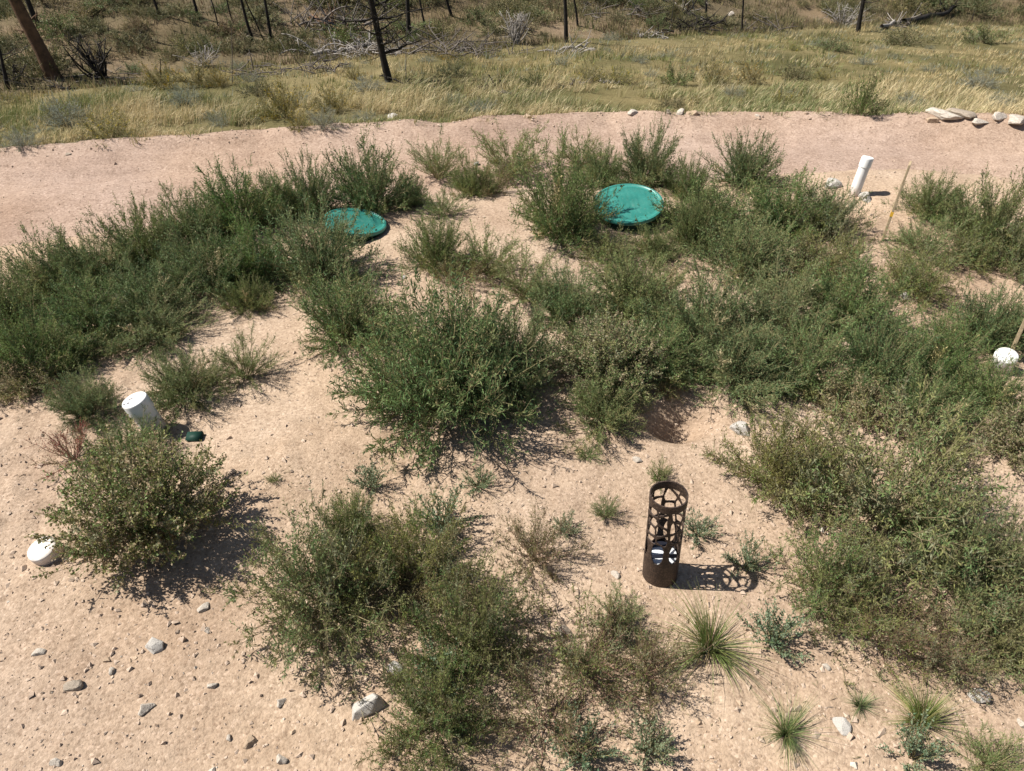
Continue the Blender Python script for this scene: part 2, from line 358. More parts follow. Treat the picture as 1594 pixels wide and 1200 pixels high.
KIND['B'] = [bush(65 + i, .34, .30, 84, 16, .075, .014, .0066, .0052, ['olive2', 'oliveg', 'tan', 'olive'], (.25, .30, .20, .25), 'stem', low=.08, spread=1.2, leafang=1.3, tipmat=2, tipfrac=.26, stemr=.002, fill=.65) for i in range(2)]
KIND['G'] = [bush(70 + i, .14, .17, 26, 12, .045, .011, .0066, .0044, ['goose', 'goose2'], (.75, .25), 'stemg', arch=.5, low=.12, leafang=1.2, stemr=.002) for i in range(3)]
KIND['R'] = [bush(80, .22, .18, 22, 11, .09, .015, .0036, .0056, ['red', 'olive2', 'oliveg'], (.55, .2, .25), 'stemr', low=.03)]
KIND['C'] = [clump(90 + i, 420, .23, .46, .0024, ['ggreen', 'golive', 'straw', 'kgreen'], (.40, .09, .05, .46), 1.0) for i in range(2)]
KIND['Y'] = [clump(95, 90, .26, .50, .0085, ['gblue'], (1,), .2)]
NAMES = dict(M='feathery_weed', K='feathery_weed', D='dense_weed', S='sparse_weed', O='sprawling_weed', P='prostrate_weed', T='tumbleweed', B='dry_tumbleweed', G='goosefoot_weed', R='red_weed', C='grass_clump', Y='broad_blade_clump')
GROUPS = dict(M='green feathery weeds on the bare soil', K='green feathery weeds on the bare soil', D='dense dark green weeds', S='thin open weeds', O='olive sprawling weeds in the foreground', P='flat open weeds', T='rounded tumbleweeds', B='dry tan tumbleweeds', G='small grey green weeds', R='red weeds', C='green grass clumps', Y='broad bladed clumps')
rnd = random.Random(5)
used = {}
def plant(kind, cx, yt, yb, wpx, label, cat=None):
    if kind in 'KD': yb += 8; wpx *= 1.05
    if kind == 'S': wpx *= 1.15
    g = at(cx, yb); dist = float((g - CAM) @ FW); r = wpx / 2 * dist / F
    dv = np.array((g[0], g[1])) / np.hypot(g[0], g[1])
    c = np.array((g[0], g[1])) + dv * r * (.50 if kind in 'KDSM' else .74)
    d = FW * F + RT * (cx - 797) + UP * (600 - yt)
    ztop = CAM[2] + d[2] / np.hypot(d[0], d[1]) * (np.hypot(*c) + .1 * r)
    z0 = gz(*c); h = min(max(ztop - z0, .5 * r, .05), 1.7 * r)
    i = used.get(kind, 0); used[kind] = i + 1
    v = KIND[kind][i % len(KIND[kind])]
    s = r / v['R'] * 1.06; sz = h / v['H'] / 1.0
    e = 1 + rnd.uniform(-.06, .06)
    o = thing(NAMES[kind], label, cat or ('grass clump' if kind in 'CY' else 'weed'), (c[0], c[1], z0 - .008), (0, 0, rnd.uniform(0, 6.28)), GROUPS[kind], (s * e, s / e, sz))
    for k in ('foliage', 'stems', 'blades'):
        if k in v: put(k, v[k], o)
    return o
PLANTS = [
# --- left bank, along the road, from the left edge to the lids
('K', 20, 400, 520, 150, 'green weed at the left frame edge where the bank meets the dirt road'),
('K', 95, 350, 470, 150, 'tall green weed sticking up against the road, second from the left edge'),
('K', 160, 345, 450, 150, 'green weed on the road side of the left bank, left of its middle'),
('K', 232, 305, 420, 150, 'green weed with a spiky crown against the road, middle of the left bank'),
('K', 305, 285, 390, 140, 'green weed on the bank crest just right of the spiky crowned one'),
('K', 380, 248, 365, 150, 'tall green weed on the bank crest, left of the very dark one'),
('K', 440, 262, 340, 110, 'green weed half behind the very dark one on the bank crest'),
('D', 488, 238, 335, 105, 'very dark green upright weed on the crest behind the left green lid'),
('D', 585, 215, 330, 145, 'big dark green rounded weed just behind the left green lid'),
('S', 683, 203, 285, 90, 'thin pale weed against the road between two darker ones, right of the big rounded weed'),
('K', 60, 455, 590, 165, 'broad green weed low on the left edge, below the bank crest'),
('K', 160, 420, 530, 170, 'dark mid bank weed right of the broad one at the left edge'),
('K', 245, 395, 500, 160, 'mid bank green weed left of the bare soil notch'),
('K', 330, 345, 460, 170, 'mid bank green weed just above the bare soil notch'),
('K', 405, 335, 440, 140, 'mid bank green weed left of the bush that hides the left lid'),
('K', 503, 312, 452, 200, 'large bright green weed that covers the front of the left green lid'),
('K', 392, 425, 480, 80, 'low pale green weed in front of the mid bank at the notch'),
('K', 250, 455, 535, 160, 'green weed on the lower bank with its shadow on bare soil'),
('K', 110, 500, 580, 150, 'green weed on the lower left bank above the grey brown weed'),
('B', 45, 545, 635, 135, 'grey brown drying weed at the left edge beside the leaning white pipe'),
('K', 150, 565, 650, 120, 'light green weed left of the leaning capped pipe'),
('K', 300, 535, 630, 140, 'light green weed standing behind the leaning capped pipe'),
('S', 390, 515, 605, 105, 'thin weed with long side shoots right of the leaning capped pipe'),
# --- around the lids
('S', 792, 180, 285, 130, 'tall thin seedy weed standing up against the road, left of the right lid bush'),
('K', 870, 215, 375, 160, 'large bright green weed that covers the left part of the right green lid'),
('S', 905, 200, 270, 100, 'thin seedy weed behind the right lid bush against the road'),
('K', 1005, 190, 285, 120, 'pale thin weed behind the right green lid'),
('D', 1155, 200, 290, 120, 'dark green cone shaped weed alone against the road right of the lids'),
('P', 770, 255, 310, 90, 'low brownish weed on the ridge left of the right lid bush'),
('S', 690, 290, 345, 70, 'sparse weed on the bare ridge right of the left lid'),
('K', 680, 330, 420, 110, 'open green weed on the bare slope between the two lids'),
('S', 755, 345, 440, 110, 'open green weed right of the one between the two lids'),
('S', 815, 380, 480, 130, 'scrawny weed below the right lid bush'),
('P', 720, 400, 470, 130, 'flat open weed on the pale soil left of the weed mass'),
('O', 945, 360, 430, 130, 'dull weed just below the right green lid'),
('K', 1015, 345, 400, 90, 'small green weed under the right green lid edge'),
('K', 738, 228, 300, 75, 'small green weed on the ridge left of the tall thin seedy one'),
('K', 935, 222, 285, 85, 'green weed pressed between the right lid bush and the road'),
('K', 1068, 235, 305, 75, 'small green weed right behind the right lid edge'),
('K', 640, 250, 315, 60, 'small green weed at the right side of the big rounded one'),
# --- middle
('D', 548, 425, 548, 195, 'dense dark green low weed standing alone in the middle left'),
('M', 697, 456, 688, 350, 'largest green weed, alone on bare soil in the middle of the picture'),
('K', 800, 470, 610, 180, 'green weed leaning on the right side of the largest one'),
('T', 940, 490, 640, 190, 'tan tipped rounded tumbleweed right of the largest green weed'),
('K', 935, 585, 675, 150, 'green weed skirt in front of the tan tipped tumbleweed'),
('P', 1030, 585, 640, 70, 'small dry brown weed above the dark hollow'),
# --- right mass
('K', 885, 415, 510, 150, 'green weed at the left end of the right hand weed mass'),
('K', 990, 385, 500, 180, 'green weed of the right hand mass, below the right lid'),
('K', 1100, 270, 370, 160, 'dull green weed right beside the right green lid'),
('D', 1075, 300, 385, 90, 'dark weed in the shade of the right green lid'),
('K', 1215, 265, 365, 170, 'green weed behind the mass, right of the cone shaped one'),
('O', 1275, 280, 390, 150, 'olive tipped weed left of the tall white pipe'),
('K', 1150, 330, 440, 180, 'green weed behind the broad bladed tuft in the right mass'),
('O', 1270, 345, 450, 170, 'olive weed in the right mass below the tall white pipe'),
('K', 1090, 420, 560, 210, 'dense green weed in the centre of the right mass'),
('K', 1200, 410, 530, 190, 'bright green weed right of the centre of the right mass'),
('K', 1310, 390, 520, 180, 'bright green weed in the right mass left of the bare track'),
('K', 1020, 500, 600, 170, 'green weed at the left front of the right mass'),
('K', 1130, 500, 620, 190, 'green weed at the front of the right mass above the bare hollow'),
('K', 1240, 490, 610, 190, 'green weed at the front of the right mass above the big sprawling weed'),
('K', 1350, 470, 610, 170, 'green weed at the right front of the mass'),
('O', 1405, 375, 480, 150, 'olive weed spreading on the bare track below the wooden stake'),
('S', 1430, 320, 420, 110, 'thin green weed right of the wooden stake'),
('S', 1408, 335, 385, 40, 'small weed at the foot of the wooden stake'),
('K', 1440, 262, 340, 100, 'green weed on the far crest right of the wooden stake'),
('K', 1530, 255, 390, 150, 'green weed on the far crest near the right edge'),
('O', 1575, 330, 440, 130, 'olive weed at the right edge below the far crest'),
('O', 1500, 350, 430, 110, 'olive weed on the bare slope below the far crest'),
('K', 1440, 480, 590, 160, 'yellowish green weed left of the round white cap at the right edge'),
('K', 1520, 430, 540, 140, 'fresh green weed behind the round white cap at the right edge'),
('K', 1585, 430, 530, 90, 'fresh green weed cut by the right edge above the second stake'),
('K', 1520, 540, 655, 150, 'green weed in front of the round white cap at the right edge'),
('K', 1420, 560, 670, 160, 'green weed below the yellowish one, behind the big sprawling weed'),
('T', 1560, 620, 730, 150, 'grey tan tumbleweed at the right edge below the white cap'),
('B', 1310, 570, 680, 180, 'dry tan tipped tumbleweed behind the big sprawling weed'),
('B', 1440, 640, 720, 120, 'dry tan weed right behind the big sprawling weed'),
# --- big sprawling weed bottom right
('O', 1330, 610, 890, 420, 'big sprawling olive weed filling the right foreground'),
('O', 1190, 640, 800, 210, 'sprawling olive weed reaching left over the bare soil'),
('O', 1450, 740, 960, 260, 'olive weed right of the big sprawling one'),
('O', 1265, 800, 985, 230, 'olive weed in front of the big sprawling one, near the bollard shadow'),
('O', 1545, 770, 940, 160, 'dark spiky weed at the right edge in the foreground'),
('P', 1340, 890, 1050, 210, 'open brown weed with long shadow lines right of the grass clumps'),
('O', 1500, 890, 1060, 230, 'flat olive weed in the lower right corner with long shadows'),
('O', 1585, 880, 1050, 150, 'flat olive weed cut by the lower right edge'),
# --- left foreground
('T', 262, 655, 902, 285, 'large round tumbleweed in the left foreground with a dark shadow'),
('R', 130, 650, 740, 120, 'reddish weed behind the large round tumbleweed on the left'),
('D', 215, 650, 735, 150, 'dark weed between the leaning pipe and the large round tumbleweed'),
('O', 530, 800, 1040, 330, 'sprawling olive weed in the lower middle, left one of the pair'),
('O', 650, 800, 985, 240, 'sprawling olive weed in the lower middle, right one of the pair'),
('K', 555, 765, 850, 110, 'yellow green weed at the back of the sprawling pair'),
('O', 735, 900, 1095, 240, 'olive weed beside the goosefoot in the lower middle'),
('O', 690, 1030, 1210, 230, 'olive weed at the bottom edge right of the angular rock'),
('P', 900, 940, 1120, 270, 'open brownish weed with pink stems, lower middle'),
('P', 1000, 975, 1110, 170, 'open brown weed with a long shadow just left of the largest grass clump'),
('P', 1430, 930, 1070, 170, 'open brown weed with spread arms at the front of the flat olive weeds'),
('P', 850, 1040, 1210, 240, 'olive brown weed at the bottom edge below the pink stemmed one'),
('P', 830, 800, 920, 150, 'dry brown flat weed left of the perforated bollard'),
('S', 895, 930, 1060, 70, 'tall single green shoot behind the pink stemmed weed'),
('S', 965, 930, 1000, 100, 'small green weed in front of the perforated bollard'),
# --- small pale weeds
('G', 690, 725, 850, 110, 'grey green weed behind the sprawling pair'),
('G', 745, 715, 775, 60, 'small grey green weed below the largest green weed'),
('G', 580, 715, 780, 75, 'small grey green weed above the sprawling pair'),
('G', 880, 795, 845, 60, 'small blue green weed left of the perforated bollard'),
('G', 1082, 770, 850, 70, 'blue green weed touching the right side of the bollard'),
('G', 1155, 795, 905, 80, 'blue green weed beyond the tip of the bollard shadow'),
('G', 1190, 920, 1035, 110, 'pale grey green trailing weed below the bollard shadow'),
('G', 690, 830, 910, 90, 'blue green weed on the right side of the sprawling pair'),
('G', 690, 950, 1090, 110, 'pale grey green weed right of the angular rock'),
('G', 1000, 1090, 1210, 105, 'pale grey green weed at the bottom edge in the middle'),
('G', 900, 1110, 1215, 120, 'pale green weed at the bottom edge left of the middle one'),
('G', 1400, 1090, 1210, 110, 'pale grey green weed in front of the right grass clump'),
('S', 1520, 1110, 1215, 110, 'thin pale weed at the bottom right corner'),
('S', 942, 755, 815, 50, 'small thin weed on the bare soil left of the bollard top'),
('S', 1025, 710, 755, 45, 'tiny weed just behind the bollard rim'),
('S', 915, 690, 718, 45, 'tiny weed on bare soil under the tan tipped tumbleweed'),
('S', 428, 735, 755, 24, 'tiny seedling right of the large round tumbleweed'),
# --- grasses
('C', 1090, 938, 1062, 175, 'largest grass clump, right below the perforated bollard'),
('C', 1205, 1088, 1182, 130, 'rounded green grass clump alone on bare soil at the bottom'),
('C', 1412, 1055, 1158, 130, 'straw tinged grass clump, rightmost at the bottom'),
('C', 1328, 1065, 1118, 70, 'smallest grass tuft between the two bottom clumps'),
('Y', 1500, 875, 965, 120, 'clump of broad blue green blades inside the right sprawling weed'),
('Y', 1168, 350, 405, 60, 'tuft of broad green blades inside the right weed mass'),
]
for p in PLANTS: plant(*p)

# ------------------------------------------------------------------ clods and pebbles (nobody could count them)
def gravel():
    rng = np.random.default_rng(3); n = 44000
    y = .75 + (rng.random(n) ** 1.7) * 9.6; W = .72 * np.sqrt(y ** 2 + 5.3) + .5; x = rng.uniform(-1, 1, n) * W
    k = vn(x * 1.1, y * 1.1, 61) + .5 * vn(x * 4, y * 4, 62); keep = (k > -.62 + .95 * rng.random(n) ** 1.3) & (y < far_edge(x) + .15)
    x, y = x[keep], y[keep]; n = len(x); z = height(x, y)
    s = .0030 * np.exp(rng.normal(0, .60, n)) * (1 + .07 * y); s = np.minimum(s, .0125 + .0008 * y); s = np.where(y > near_edge(x), s * .7, s)
    nb = 1500; bx = rng.uniform(-11, 11, nb); by = far_edge(bx) + rng.normal(-.12, .16, nb); x = np.concatenate([x, bx]); y = np.concatenate([y, by]); s = np.concatenate([s, .008 * np.exp(rng.normal(0, .5, nb))]); z = height(x, y); n = len(x)
    o = np.array([(1, 0, 0), (-1, 0, 0), (0, 1, 0), (0, -1, 0), (0, 0, 1), (0, 0, -1)], float)
    f = np.array([(0, 2, 4), (2, 1, 4), (1, 3, 4), (3, 0, 4), (2, 0, 5), (1, 2, 5), (3, 1, 5), (0, 3, 5)])
    a = rng.uniform(0, 6.283, n); V = o[None] * (s[:, None, None] * rng.uniform(.6, 1.3, (n, 6, 1))) + rng.normal(size=(n, 6, 3)) * (s * .22)[:, None, None]
    ca, sa = np.cos(a)[:, None], np.sin(a)[:, None]
    X = V[..., 0] * ca - V[..., 1] * sa + x[:, None]; Y = V[..., 0] * sa + V[..., 1] * ca + y[:, None]; Z = V[..., 2] * .75 + (z + s * .25)[:, None]
    V = np.stack([X, Y, Z], -1).reshape(-1, 3); T = (f[None] + 6 * np.arange(n)[:, None, None]).reshape(-1, 3)
    mi = np.repeat(rng.choice(3, n, p=(.92, .055, .025)), 8)
    tag(put('gravel', mesh_np('gravel', V, [T], [M['clod'], M['tan_stone'], M['stone']], mi)), 'loose pink clods and gravel on the bare soil', 'gravel', kind='stuff')
gravel()
def litter():
    """dropped leaves and twig bits under the weeds"""
    rng = np.random.default_rng(14); roots = [o for o in bpy.data.objects if o.parent is None and o.get('category') == 'weed']; X = []
    for o in roots:
        r = max(o.scale.x * .3, .08); n = int(150 * min(r / .3, 1.6)); a = rng.uniform(0, 6.283, n); q = r * 1.15 * rng.random(n) ** .6
        X.append(np.stack([o.location.x + np.cos(a) * q + .05, o.location.y + np.sin(a) * q], -1))
    X = np.concatenate(X); n = len(X); P = np.stack([X[:, 0], X[:, 1], height(X[:, 0], X[:, 1]) + .003], -1); a = rng.uniform(0, 6.283, n)
    D = unit(np.stack([np.cos(a), np.sin(a), rng.normal(0, .15, n)], -1)); V, Q = leaf_quads(P, D, rng.uniform(.008, .035, n), rng.uniform(.002, .004, n), rng); V[:, 2] += .002
    tag(put('leaf_litter', mesh_np('leaf_litter', V, [Q], [M['tan'], M['olive2'], M['stem'], M['dead_twig']], rng.choice(4, n, p=(.35, .25, .25, .15)))), 'dry leaf bits and twigs fallen under the weeds', 'litter', kind='stuff')
litter()

# ------------------------------------------------------------------ stones
def rock_mesh(seed, name, mat, flat=1.0, cuts=10, sub=3):
    rng = np.random.default_rng(seed); bm = bmesh.new(); bmesh.ops.create_icosphere(bm, subdivisions=sub, radius=1)
    N = unit(rng.normal(size=(cuts, 3))); dd = rng.uniform(.46, .82, cuts)
    for v in bm.verts:
        p = np.array(v.co)
        for n_, d_ in zip(N, dd):
            q = p @ n_ - d_
            if q > 0: p = p - n_ * q * .97
        p = p * (1 + .16 * float(fbm(np.array([p[0] * 2.1 + seed]), np.array([p[1] * 2.1 + p[2] * 1.7]), seed)[0]))
        v.co = p
    return bm_mesh(name, bm, [M[mat]], False)
RK = {m: [rock_mesh(100 + 7 * i + 31 * j, 'rock', m) for i in range(3)] for j, m in enumerate(('stone', 'white_stone', 'grey_stone', 'tan_stone'))}
def wedge_mesh():
    P = [(-1, -.7, 0), (1, -.2, 0), (.7, .8, 0), (-.9, .6, 0), (-.75, -.45, .85), (.55, .05, 1.25), (.35, .55, 1.0), (-.6, .4, .55), (.85, .0, .55), (.05, -.6, .42)]
    bm = bmesh.new()
    for p in P: bm.verts.new((p[0], p[1], p[2] - .25))
    bmesh.ops.convex_hull(bm, input=bm.verts[:]); bmesh.ops.bevel(bm, geom=bm.edges[:], offset=.05, segments=1, affect='EDGES')
    return bm_mesh('rock', bm, [M['white_stone']], False)
ROCKS = [
(572, 1114, 46, 46, 'wedge', 'pale angular rock, largest in the foreground, half under the sprawling weed'),
(612, 1050, 28, 26, 'white_stone', 'pale rock under the sprawling weed just above the angular one'),
(235, 1013, 34, 20, 'white_stone', 'white stone on bare soil in the left foreground, below the round tumbleweed'),
(224, 1110, 24, 18, 'stone', 'flat whitish stone near the bottom left, under the white stone'),
(112, 1075, 26, 20, 'grey_stone', 'grey brown clod with a dark shadow near the left edge at the bottom'),
(60, 1022, 18, 9, 'stone', 'small whitish stone by the left edge above the grey brown clod'),
(436, 1098, 17, 16, 'stone', 'grey pebble with a dark shadow left of the angular rock'),
(388, 1160, 20, 30, 'tan_stone', 'tan upright stone at the bottom left of the middle'),
(355, 1150, 10, 11, 'stone', 'small white pebble left of the tan upright stone'),
(436, 1188, 20, 18, 'stone', 'pale stone at the bottom edge right of the tan upright stone'),
(84, 1192, 18, 14, 'stone', 'pale stone at the bottom edge near the left corner'),
(316, 952, 18, 8, 'stone', 'thin pale stone under the shadow of the round tumbleweed'),
(322, 986, 12, 10, 'stone', 'small round pale stone right of the white stone on the left'),
(330, 1072, 16, 11, 'stone', 'pale stone right of the flat whitish stone'),
(172, 1047, 12, 10, 'stone', 'small pale stone left of the white stone'),
(165, 1030, 11, 9, 'tan_stone', 'small tan stone close above the small pale one'),
(54, 835, 9, 8, 'grey_stone', 'small brown stone behind the lower left white cap'),
(408, 825, 9, 9, 'grey_stone', 'grey pebble in the shadow of the round tumbleweed'),
(1312, 1140, 28, 15, 'white_stone', 'bright white stone between the two bottom grass clumps'),
(1526, 1095, 30, 26, 'white_stone', 'white stone at the edge of the flat weed, lower right'),
(1158, 678, 34, 22, 'white_stone', 'white rock under the left arms of the big sprawling weed'),
(876, 992, 32, 20, 'grey_stone', 'flat blue grey stone beside the pink stemmed weed'),
(958, 898, 16, 9, 'stone', 'pale flat stone left of the foot of the bollard'),
(992, 718, 14, 9, 'stone', 'small pale stone behind the bollard'),
(1298, 292, 24, 22, 'white_stone', 'whitish rock left of the foot of the tall white pipe'),
(1350, 313, 22, 20, 'white_stone', 'whitish rock right of the foot of the tall white pipe'),
(1412, 470, 20, 10, 'white_stone', 'pale flat stone in the gap of the right weed mass'),
(742, 258, 9, 8, 'white_stone', 'small white stone on the ridge left of the right lid bush'),
(630, 434, 9, 9, 'white_stone', 'small white stone below the open weed between the lids'),
(1287, 1043, 12, 8, 'stone', 'small white stone above the smallest grass tuft'),
(1595, 1135, 20, 16, 'stone', 'pale stone at the right edge near the bottom'),
(1475, 188, 54, 14, 'stone', 'largest boulder on the far road edge at the right'),
(1500, 182, 38, 12, 'grey_stone', 'grey boulder leaning behind the largest boulder'),
(1525, 196, 26, 10, 'stone', 'flat stone in front of the boulders on the far road edge'),
(1556, 189, 26, 13, 'stone', 'whitish rock right of the boulders on the far road edge'),
(1584, 195, 36, 10, 'stone', 'long pale rock by the right edge on the far road edge'),
(1452, 190, 18, 12, 'tan_stone', 'small tan rock at the left foot of the largest boulder'),
(1180, 182, 10, 6, 'stone', 'small stone on the far road edge in the middle of the berm'),
(985, 178, 18, 8, 'stone', 'white stone on the far road edge behind the pale thin weed'),
(1040, 176, 10, 8, 'grey_stone', 'small brown stone on the far road edge between two pale ones'),
(1060, 176, 20, 10, 'stone', 'pale rock on the far road edge right of the small brown one'),
(1080, 178, 18, 9, 'tan_stone', 'tan rock on the far road edge right of the pale one'),
(820, 182, 12, 7, 'tan_stone', 'small tan rock on the far road edge behind the tall seedy weed'),
(613, 184, 20, 11, 'white_stone', 'rounded white rock in the grass beyond the road'),
(105, 240, 8, 4, 'grey_stone', 'small dark stone on the far road edge at the left'),
(1138, 24, 14, 9, 'stone', 'pale boulder on the burnt hillside by the fallen logs'),
(362, 60, 6, 5, 'stone', 'tiny pale boulder on the hillside, left one of two'),
(386, 59, 6, 5, 'stone', 'tiny pale boulder on the hillside, right one of two'),
]
RK['wedge'] = [wedge_mesh()] * 3
for i, (cx, yb, wp, hp, mt, lab) in enumerate(ROCKS):
    g = at(cx, yb); dist = float((g - CAM) @ FW); r = wp / 2 * dist / F * 1.12; h = min(hp * dist / F * .60, r * .9)
    o = put('rock', RK[mt][i % 3], None, (g[0], g[1] + r * .5, gz(g[0], g[1] + r * .5) + h * .05), (0, 0, .25 if mt == 'wedge' else rnd.uniform(0, 6.28)), (r * 1.12, r * .9, h))
    tag(o, lab, 'rock', 'loose stones')
# ------------------------------------------------------------------ pipes, caps, lids, stakes, bollard
def lathe(prof, n=48):
    bm = bmesh.new(); rings = []
    for r, z in prof:
        rings.append([bm.verts.new((r * math.cos(2 * math.pi * k / n), r * math.sin(2 * math.pi * k / n), z)) for k in range(n)] if r > 1e-6 else [bm.verts.new((0, 0, z))])
    for a, b in zip(rings, rings[1:]):
        for k in range(n):
            k2 = (k + 1) % n
            q = [a[k % len(a)], a[k2 % len(a)], b[k2 % len(b)], b[k % len(b)]]; q = list(dict.fromkeys(q))
            if len(q) > 2: bm.faces.new(q)
    bmesh.ops.recalc_face_normals(bm, faces=bm.faces)
    return bm
def shade(o, ang=35):
    me = o.data; me.polygons.foreach_set('use_smooth', np.full(len(me.polygons), True, bool))
    try: me.set_sharp_from_angle(angle=R(ang))
    except Exception: pass
    return o
def pvc_mat():
    m, nt, p = new_mat('white_plastic'); tc = nt.nodes.new('ShaderNodeTexCoord'); n = noise(nt, 22, 5, .7, tc.outputs['Object'])
    r = ramp(nt, [(.30, (.52, .44, .37)), (.40, (.70, .68, .65)), (.6, (.76, .76, .75))]); nt.links.new(n.outputs[0], r.inputs[0])
    sx = nt.nodes.new('ShaderNodeSeparateXYZ'); nt.links.new(tc.outputs['Object'], sx.inputs[0]); n2 = noise(nt, 30, 4, .7, tc.outputs['Object'])
    ad = nt.nodes.new('ShaderNodeMath'); ad.operation = 'MULTIPLY_ADD'; ad.inputs[1].default_value = .10; nt.links.new(n2.outputs[0], ad.inputs[0]); nt.links.new(sx.outputs[2], ad.inputs[2])
    rr = ramp(nt, [(.06, (.8, .8, .8)), (.13, (0, 0, 0))]); nt.links.new(ad.outputs[0], rr.inputs[0])
    nt.links.new(mixc(nt, r.outputs[0], (.42, .31, .23), rr.outputs[0]), p.inputs['Base Color']); p.inputs['Roughness'].default_value = .38; return m
M['pvc'] = pvc_mat()
M['ink'] = rough_mat('dark_print', (.02, .02, .03), (.10, .10, .12), 60, .6, 0)
def capped_pipe(cx, yb, dia, length, tilt, label, stub=False, marks=False):
    g = at(cx, yb); z = gz(g[0], g[1]); r = dia / 2
    root = thing('capped_pipe', label, 'pipe', (g[0], g[1], z), tilt, 'white plastic pipe ends')
    top = length
    put('pipe', None or bm_mesh('pipe', lathe([(r * .9, -.12), (r * .9, top - .055)]), [M['pvc']]), root)
    cp = put('cap', bm_mesh('cap', lathe([(r * .9, top - .062), (r, top - .062), (r * 1.005, top - .006), (r * .985, top), (r * .95, top + .003), (r * .6, top + .006), (0, top + .007)]), [M['pvc']]), root)
    shade(cp, 50)
    if marks:
        tb = bmesh.new(); rng = random.Random(4)
        for i in range(9):
            x = -r * .72 + rng.uniform(0, r * .55); y = -r * .25 + rng.uniform(-.3, .45) * r
            s = rng.uniform(.002, .005); vs = [tb.verts.new((x + dx * s * 1.6, y + dy * s * .7 + dx * s * .5, top + .0075)) for dx, dy in ((-1, -1), (1, -1), (1, 1), (-1, 1))]
            tb.faces.new(vs)
        put('print_mark', bm_mesh('print_mark', tb, [M['ink']], False), cp)
    return root
# tilt is given as (about x, about y, about z)
capped_pipe(1329, 303, .082, .27, (R(-3), R(6), 0), 'tall white capped plastic pipe standing at the road side of the right mound')
capped_pipe(243, 668, .115, .185, (R(1), R(-14), 0), 'leaning white capped pipe with dark print behind the round tumbleweed', marks=True)
capped_pipe(76, 864, .108, .045, (R(10), R(-7), 0), 'short white pipe cap low in the ground left of the round tumbleweed')
capped_pipe(1556, 575, .108, .10, (R(12), R(-10), 0), 'round white pipe cap among weeds at the right edge beside a stake')

def lid_mat():
    m, nt, p = new_mat('teal_plastic'); tc = nt.nodes.new('ShaderNodeTexCoord'); v = tc.outputs['Object']
    n = noise(nt, 6, 6, .7, v); r = ramp(nt, [(.42, (.026, .185, .155)), (.60, (.04, .21, .175)), (.76, (.13, .27, .23))]); nt.links.new(n.outputs[0], r.inputs[0])
    n2 = noise(nt, 40, 3, .8, v); r2 = ramp(nt, [(.60, (0, 0, 0)), (.72, (1, 1, 1))]); nt.links.new(n2.outputs[0], r2.inputs[0])
    c = mixc(nt, r.outputs[0], (.30, .33, .27), 0.0); mm = nt.nodes.new('ShaderNodeMath'); mm.operation = 'MULTIPLY'; mm.inputs[1].default_value = .30
    nt.links.new(r2.outputs[0], mm.inputs[0]); c = mixc(nt, r.outputs[0], (.34, .36, .29), mm.outputs[0])
    nt.links.new(c, p.inputs['Base Color']); p.inputs['Roughness'].default_value = .42; return m
M['lid'] = lid_mat(); M['riser'] = rough_mat('dark_green_plastic', (.006, .028, .020), (.012, .045, .034), 10, .6, 0)
def lid_parts():
    d = {}
    d['lid'] = bm_mesh('lid', lathe([(.300, -.018), (.316, -.018), (.318, -.008), (.312, .004), (.296, .007), (.288, .001), (.27, .001), (.15, .010), (0, .014)], 64), [M['lid']])
    d['riser'] = bm_mesh('riser', lathe([(.285, -.30), (.285, -.019)], 48), [M['riser']])
    V = []; Q = []; n = 0
    for i in range(-21, 22):
        for j in range(-21, 22):
            x = i * .0128 + (j % 2) * .0064; y = j * .0111; rr = math.hypot(x, y)
            if rr > .262: continue
            z = .014 - .013 * (rr / .27) ** 1.5 + .0005; a = .0050
            V += [(x - a, y, z - .002), (x, y - a, z - .002), (x + a, y, z - .002), (x, y + a, z - .002), (x, y, z + .0045)]
            Q += [(n, n + 1, n + 4), (n + 1, n + 2, n + 4), (n + 2, n + 3, n + 4), (n + 3, n, n + 4)]; n += 5
    d['tread'] = mesh_np('tread', np.array(V), [np.array(Q)], [M['lid']])
    bm = lathe([(.011, .0), (.011, .012), (.006, .015), (0, .015)], 8); d['bolt'] = bm_mesh('bolt', bm, [M['riser']], False)
    return d
LP_ = lid_parts()
def lid(cx, cy, tilt, label, lift=.14, sc=1.0):
    g = at(cx, cy); d = (g - CAM) / np.linalg.norm(g - CAM); p = g - d * lift / abs(d[2])
    root = thing('tank_lid', label, 'tank lid', tuple(p), tilt, 'teal tank lids', (sc, sc, 1))
    put('riser', LP_['riser'], root); o = put('lid', LP_['lid'], root); shade(o, 40)
    tag(put('tread', LP_['tread'], o), kind='stuff')
    for k in range(6): put('bolt', LP_['bolt'], o, (.279 * math.cos(k * 1.047 + .3), .279 * math.sin(k * 1.047 + .3), -.004))
lid(978, 316, (R(7), R(-6), R(20)), 'larger looking teal tank lid, to the right, with scuffed middle', .10, .76)
lid(553, 344, (R(8), R(6), R(70)), 'teal tank lid to the left, half hidden by a green weed', .07, .66)
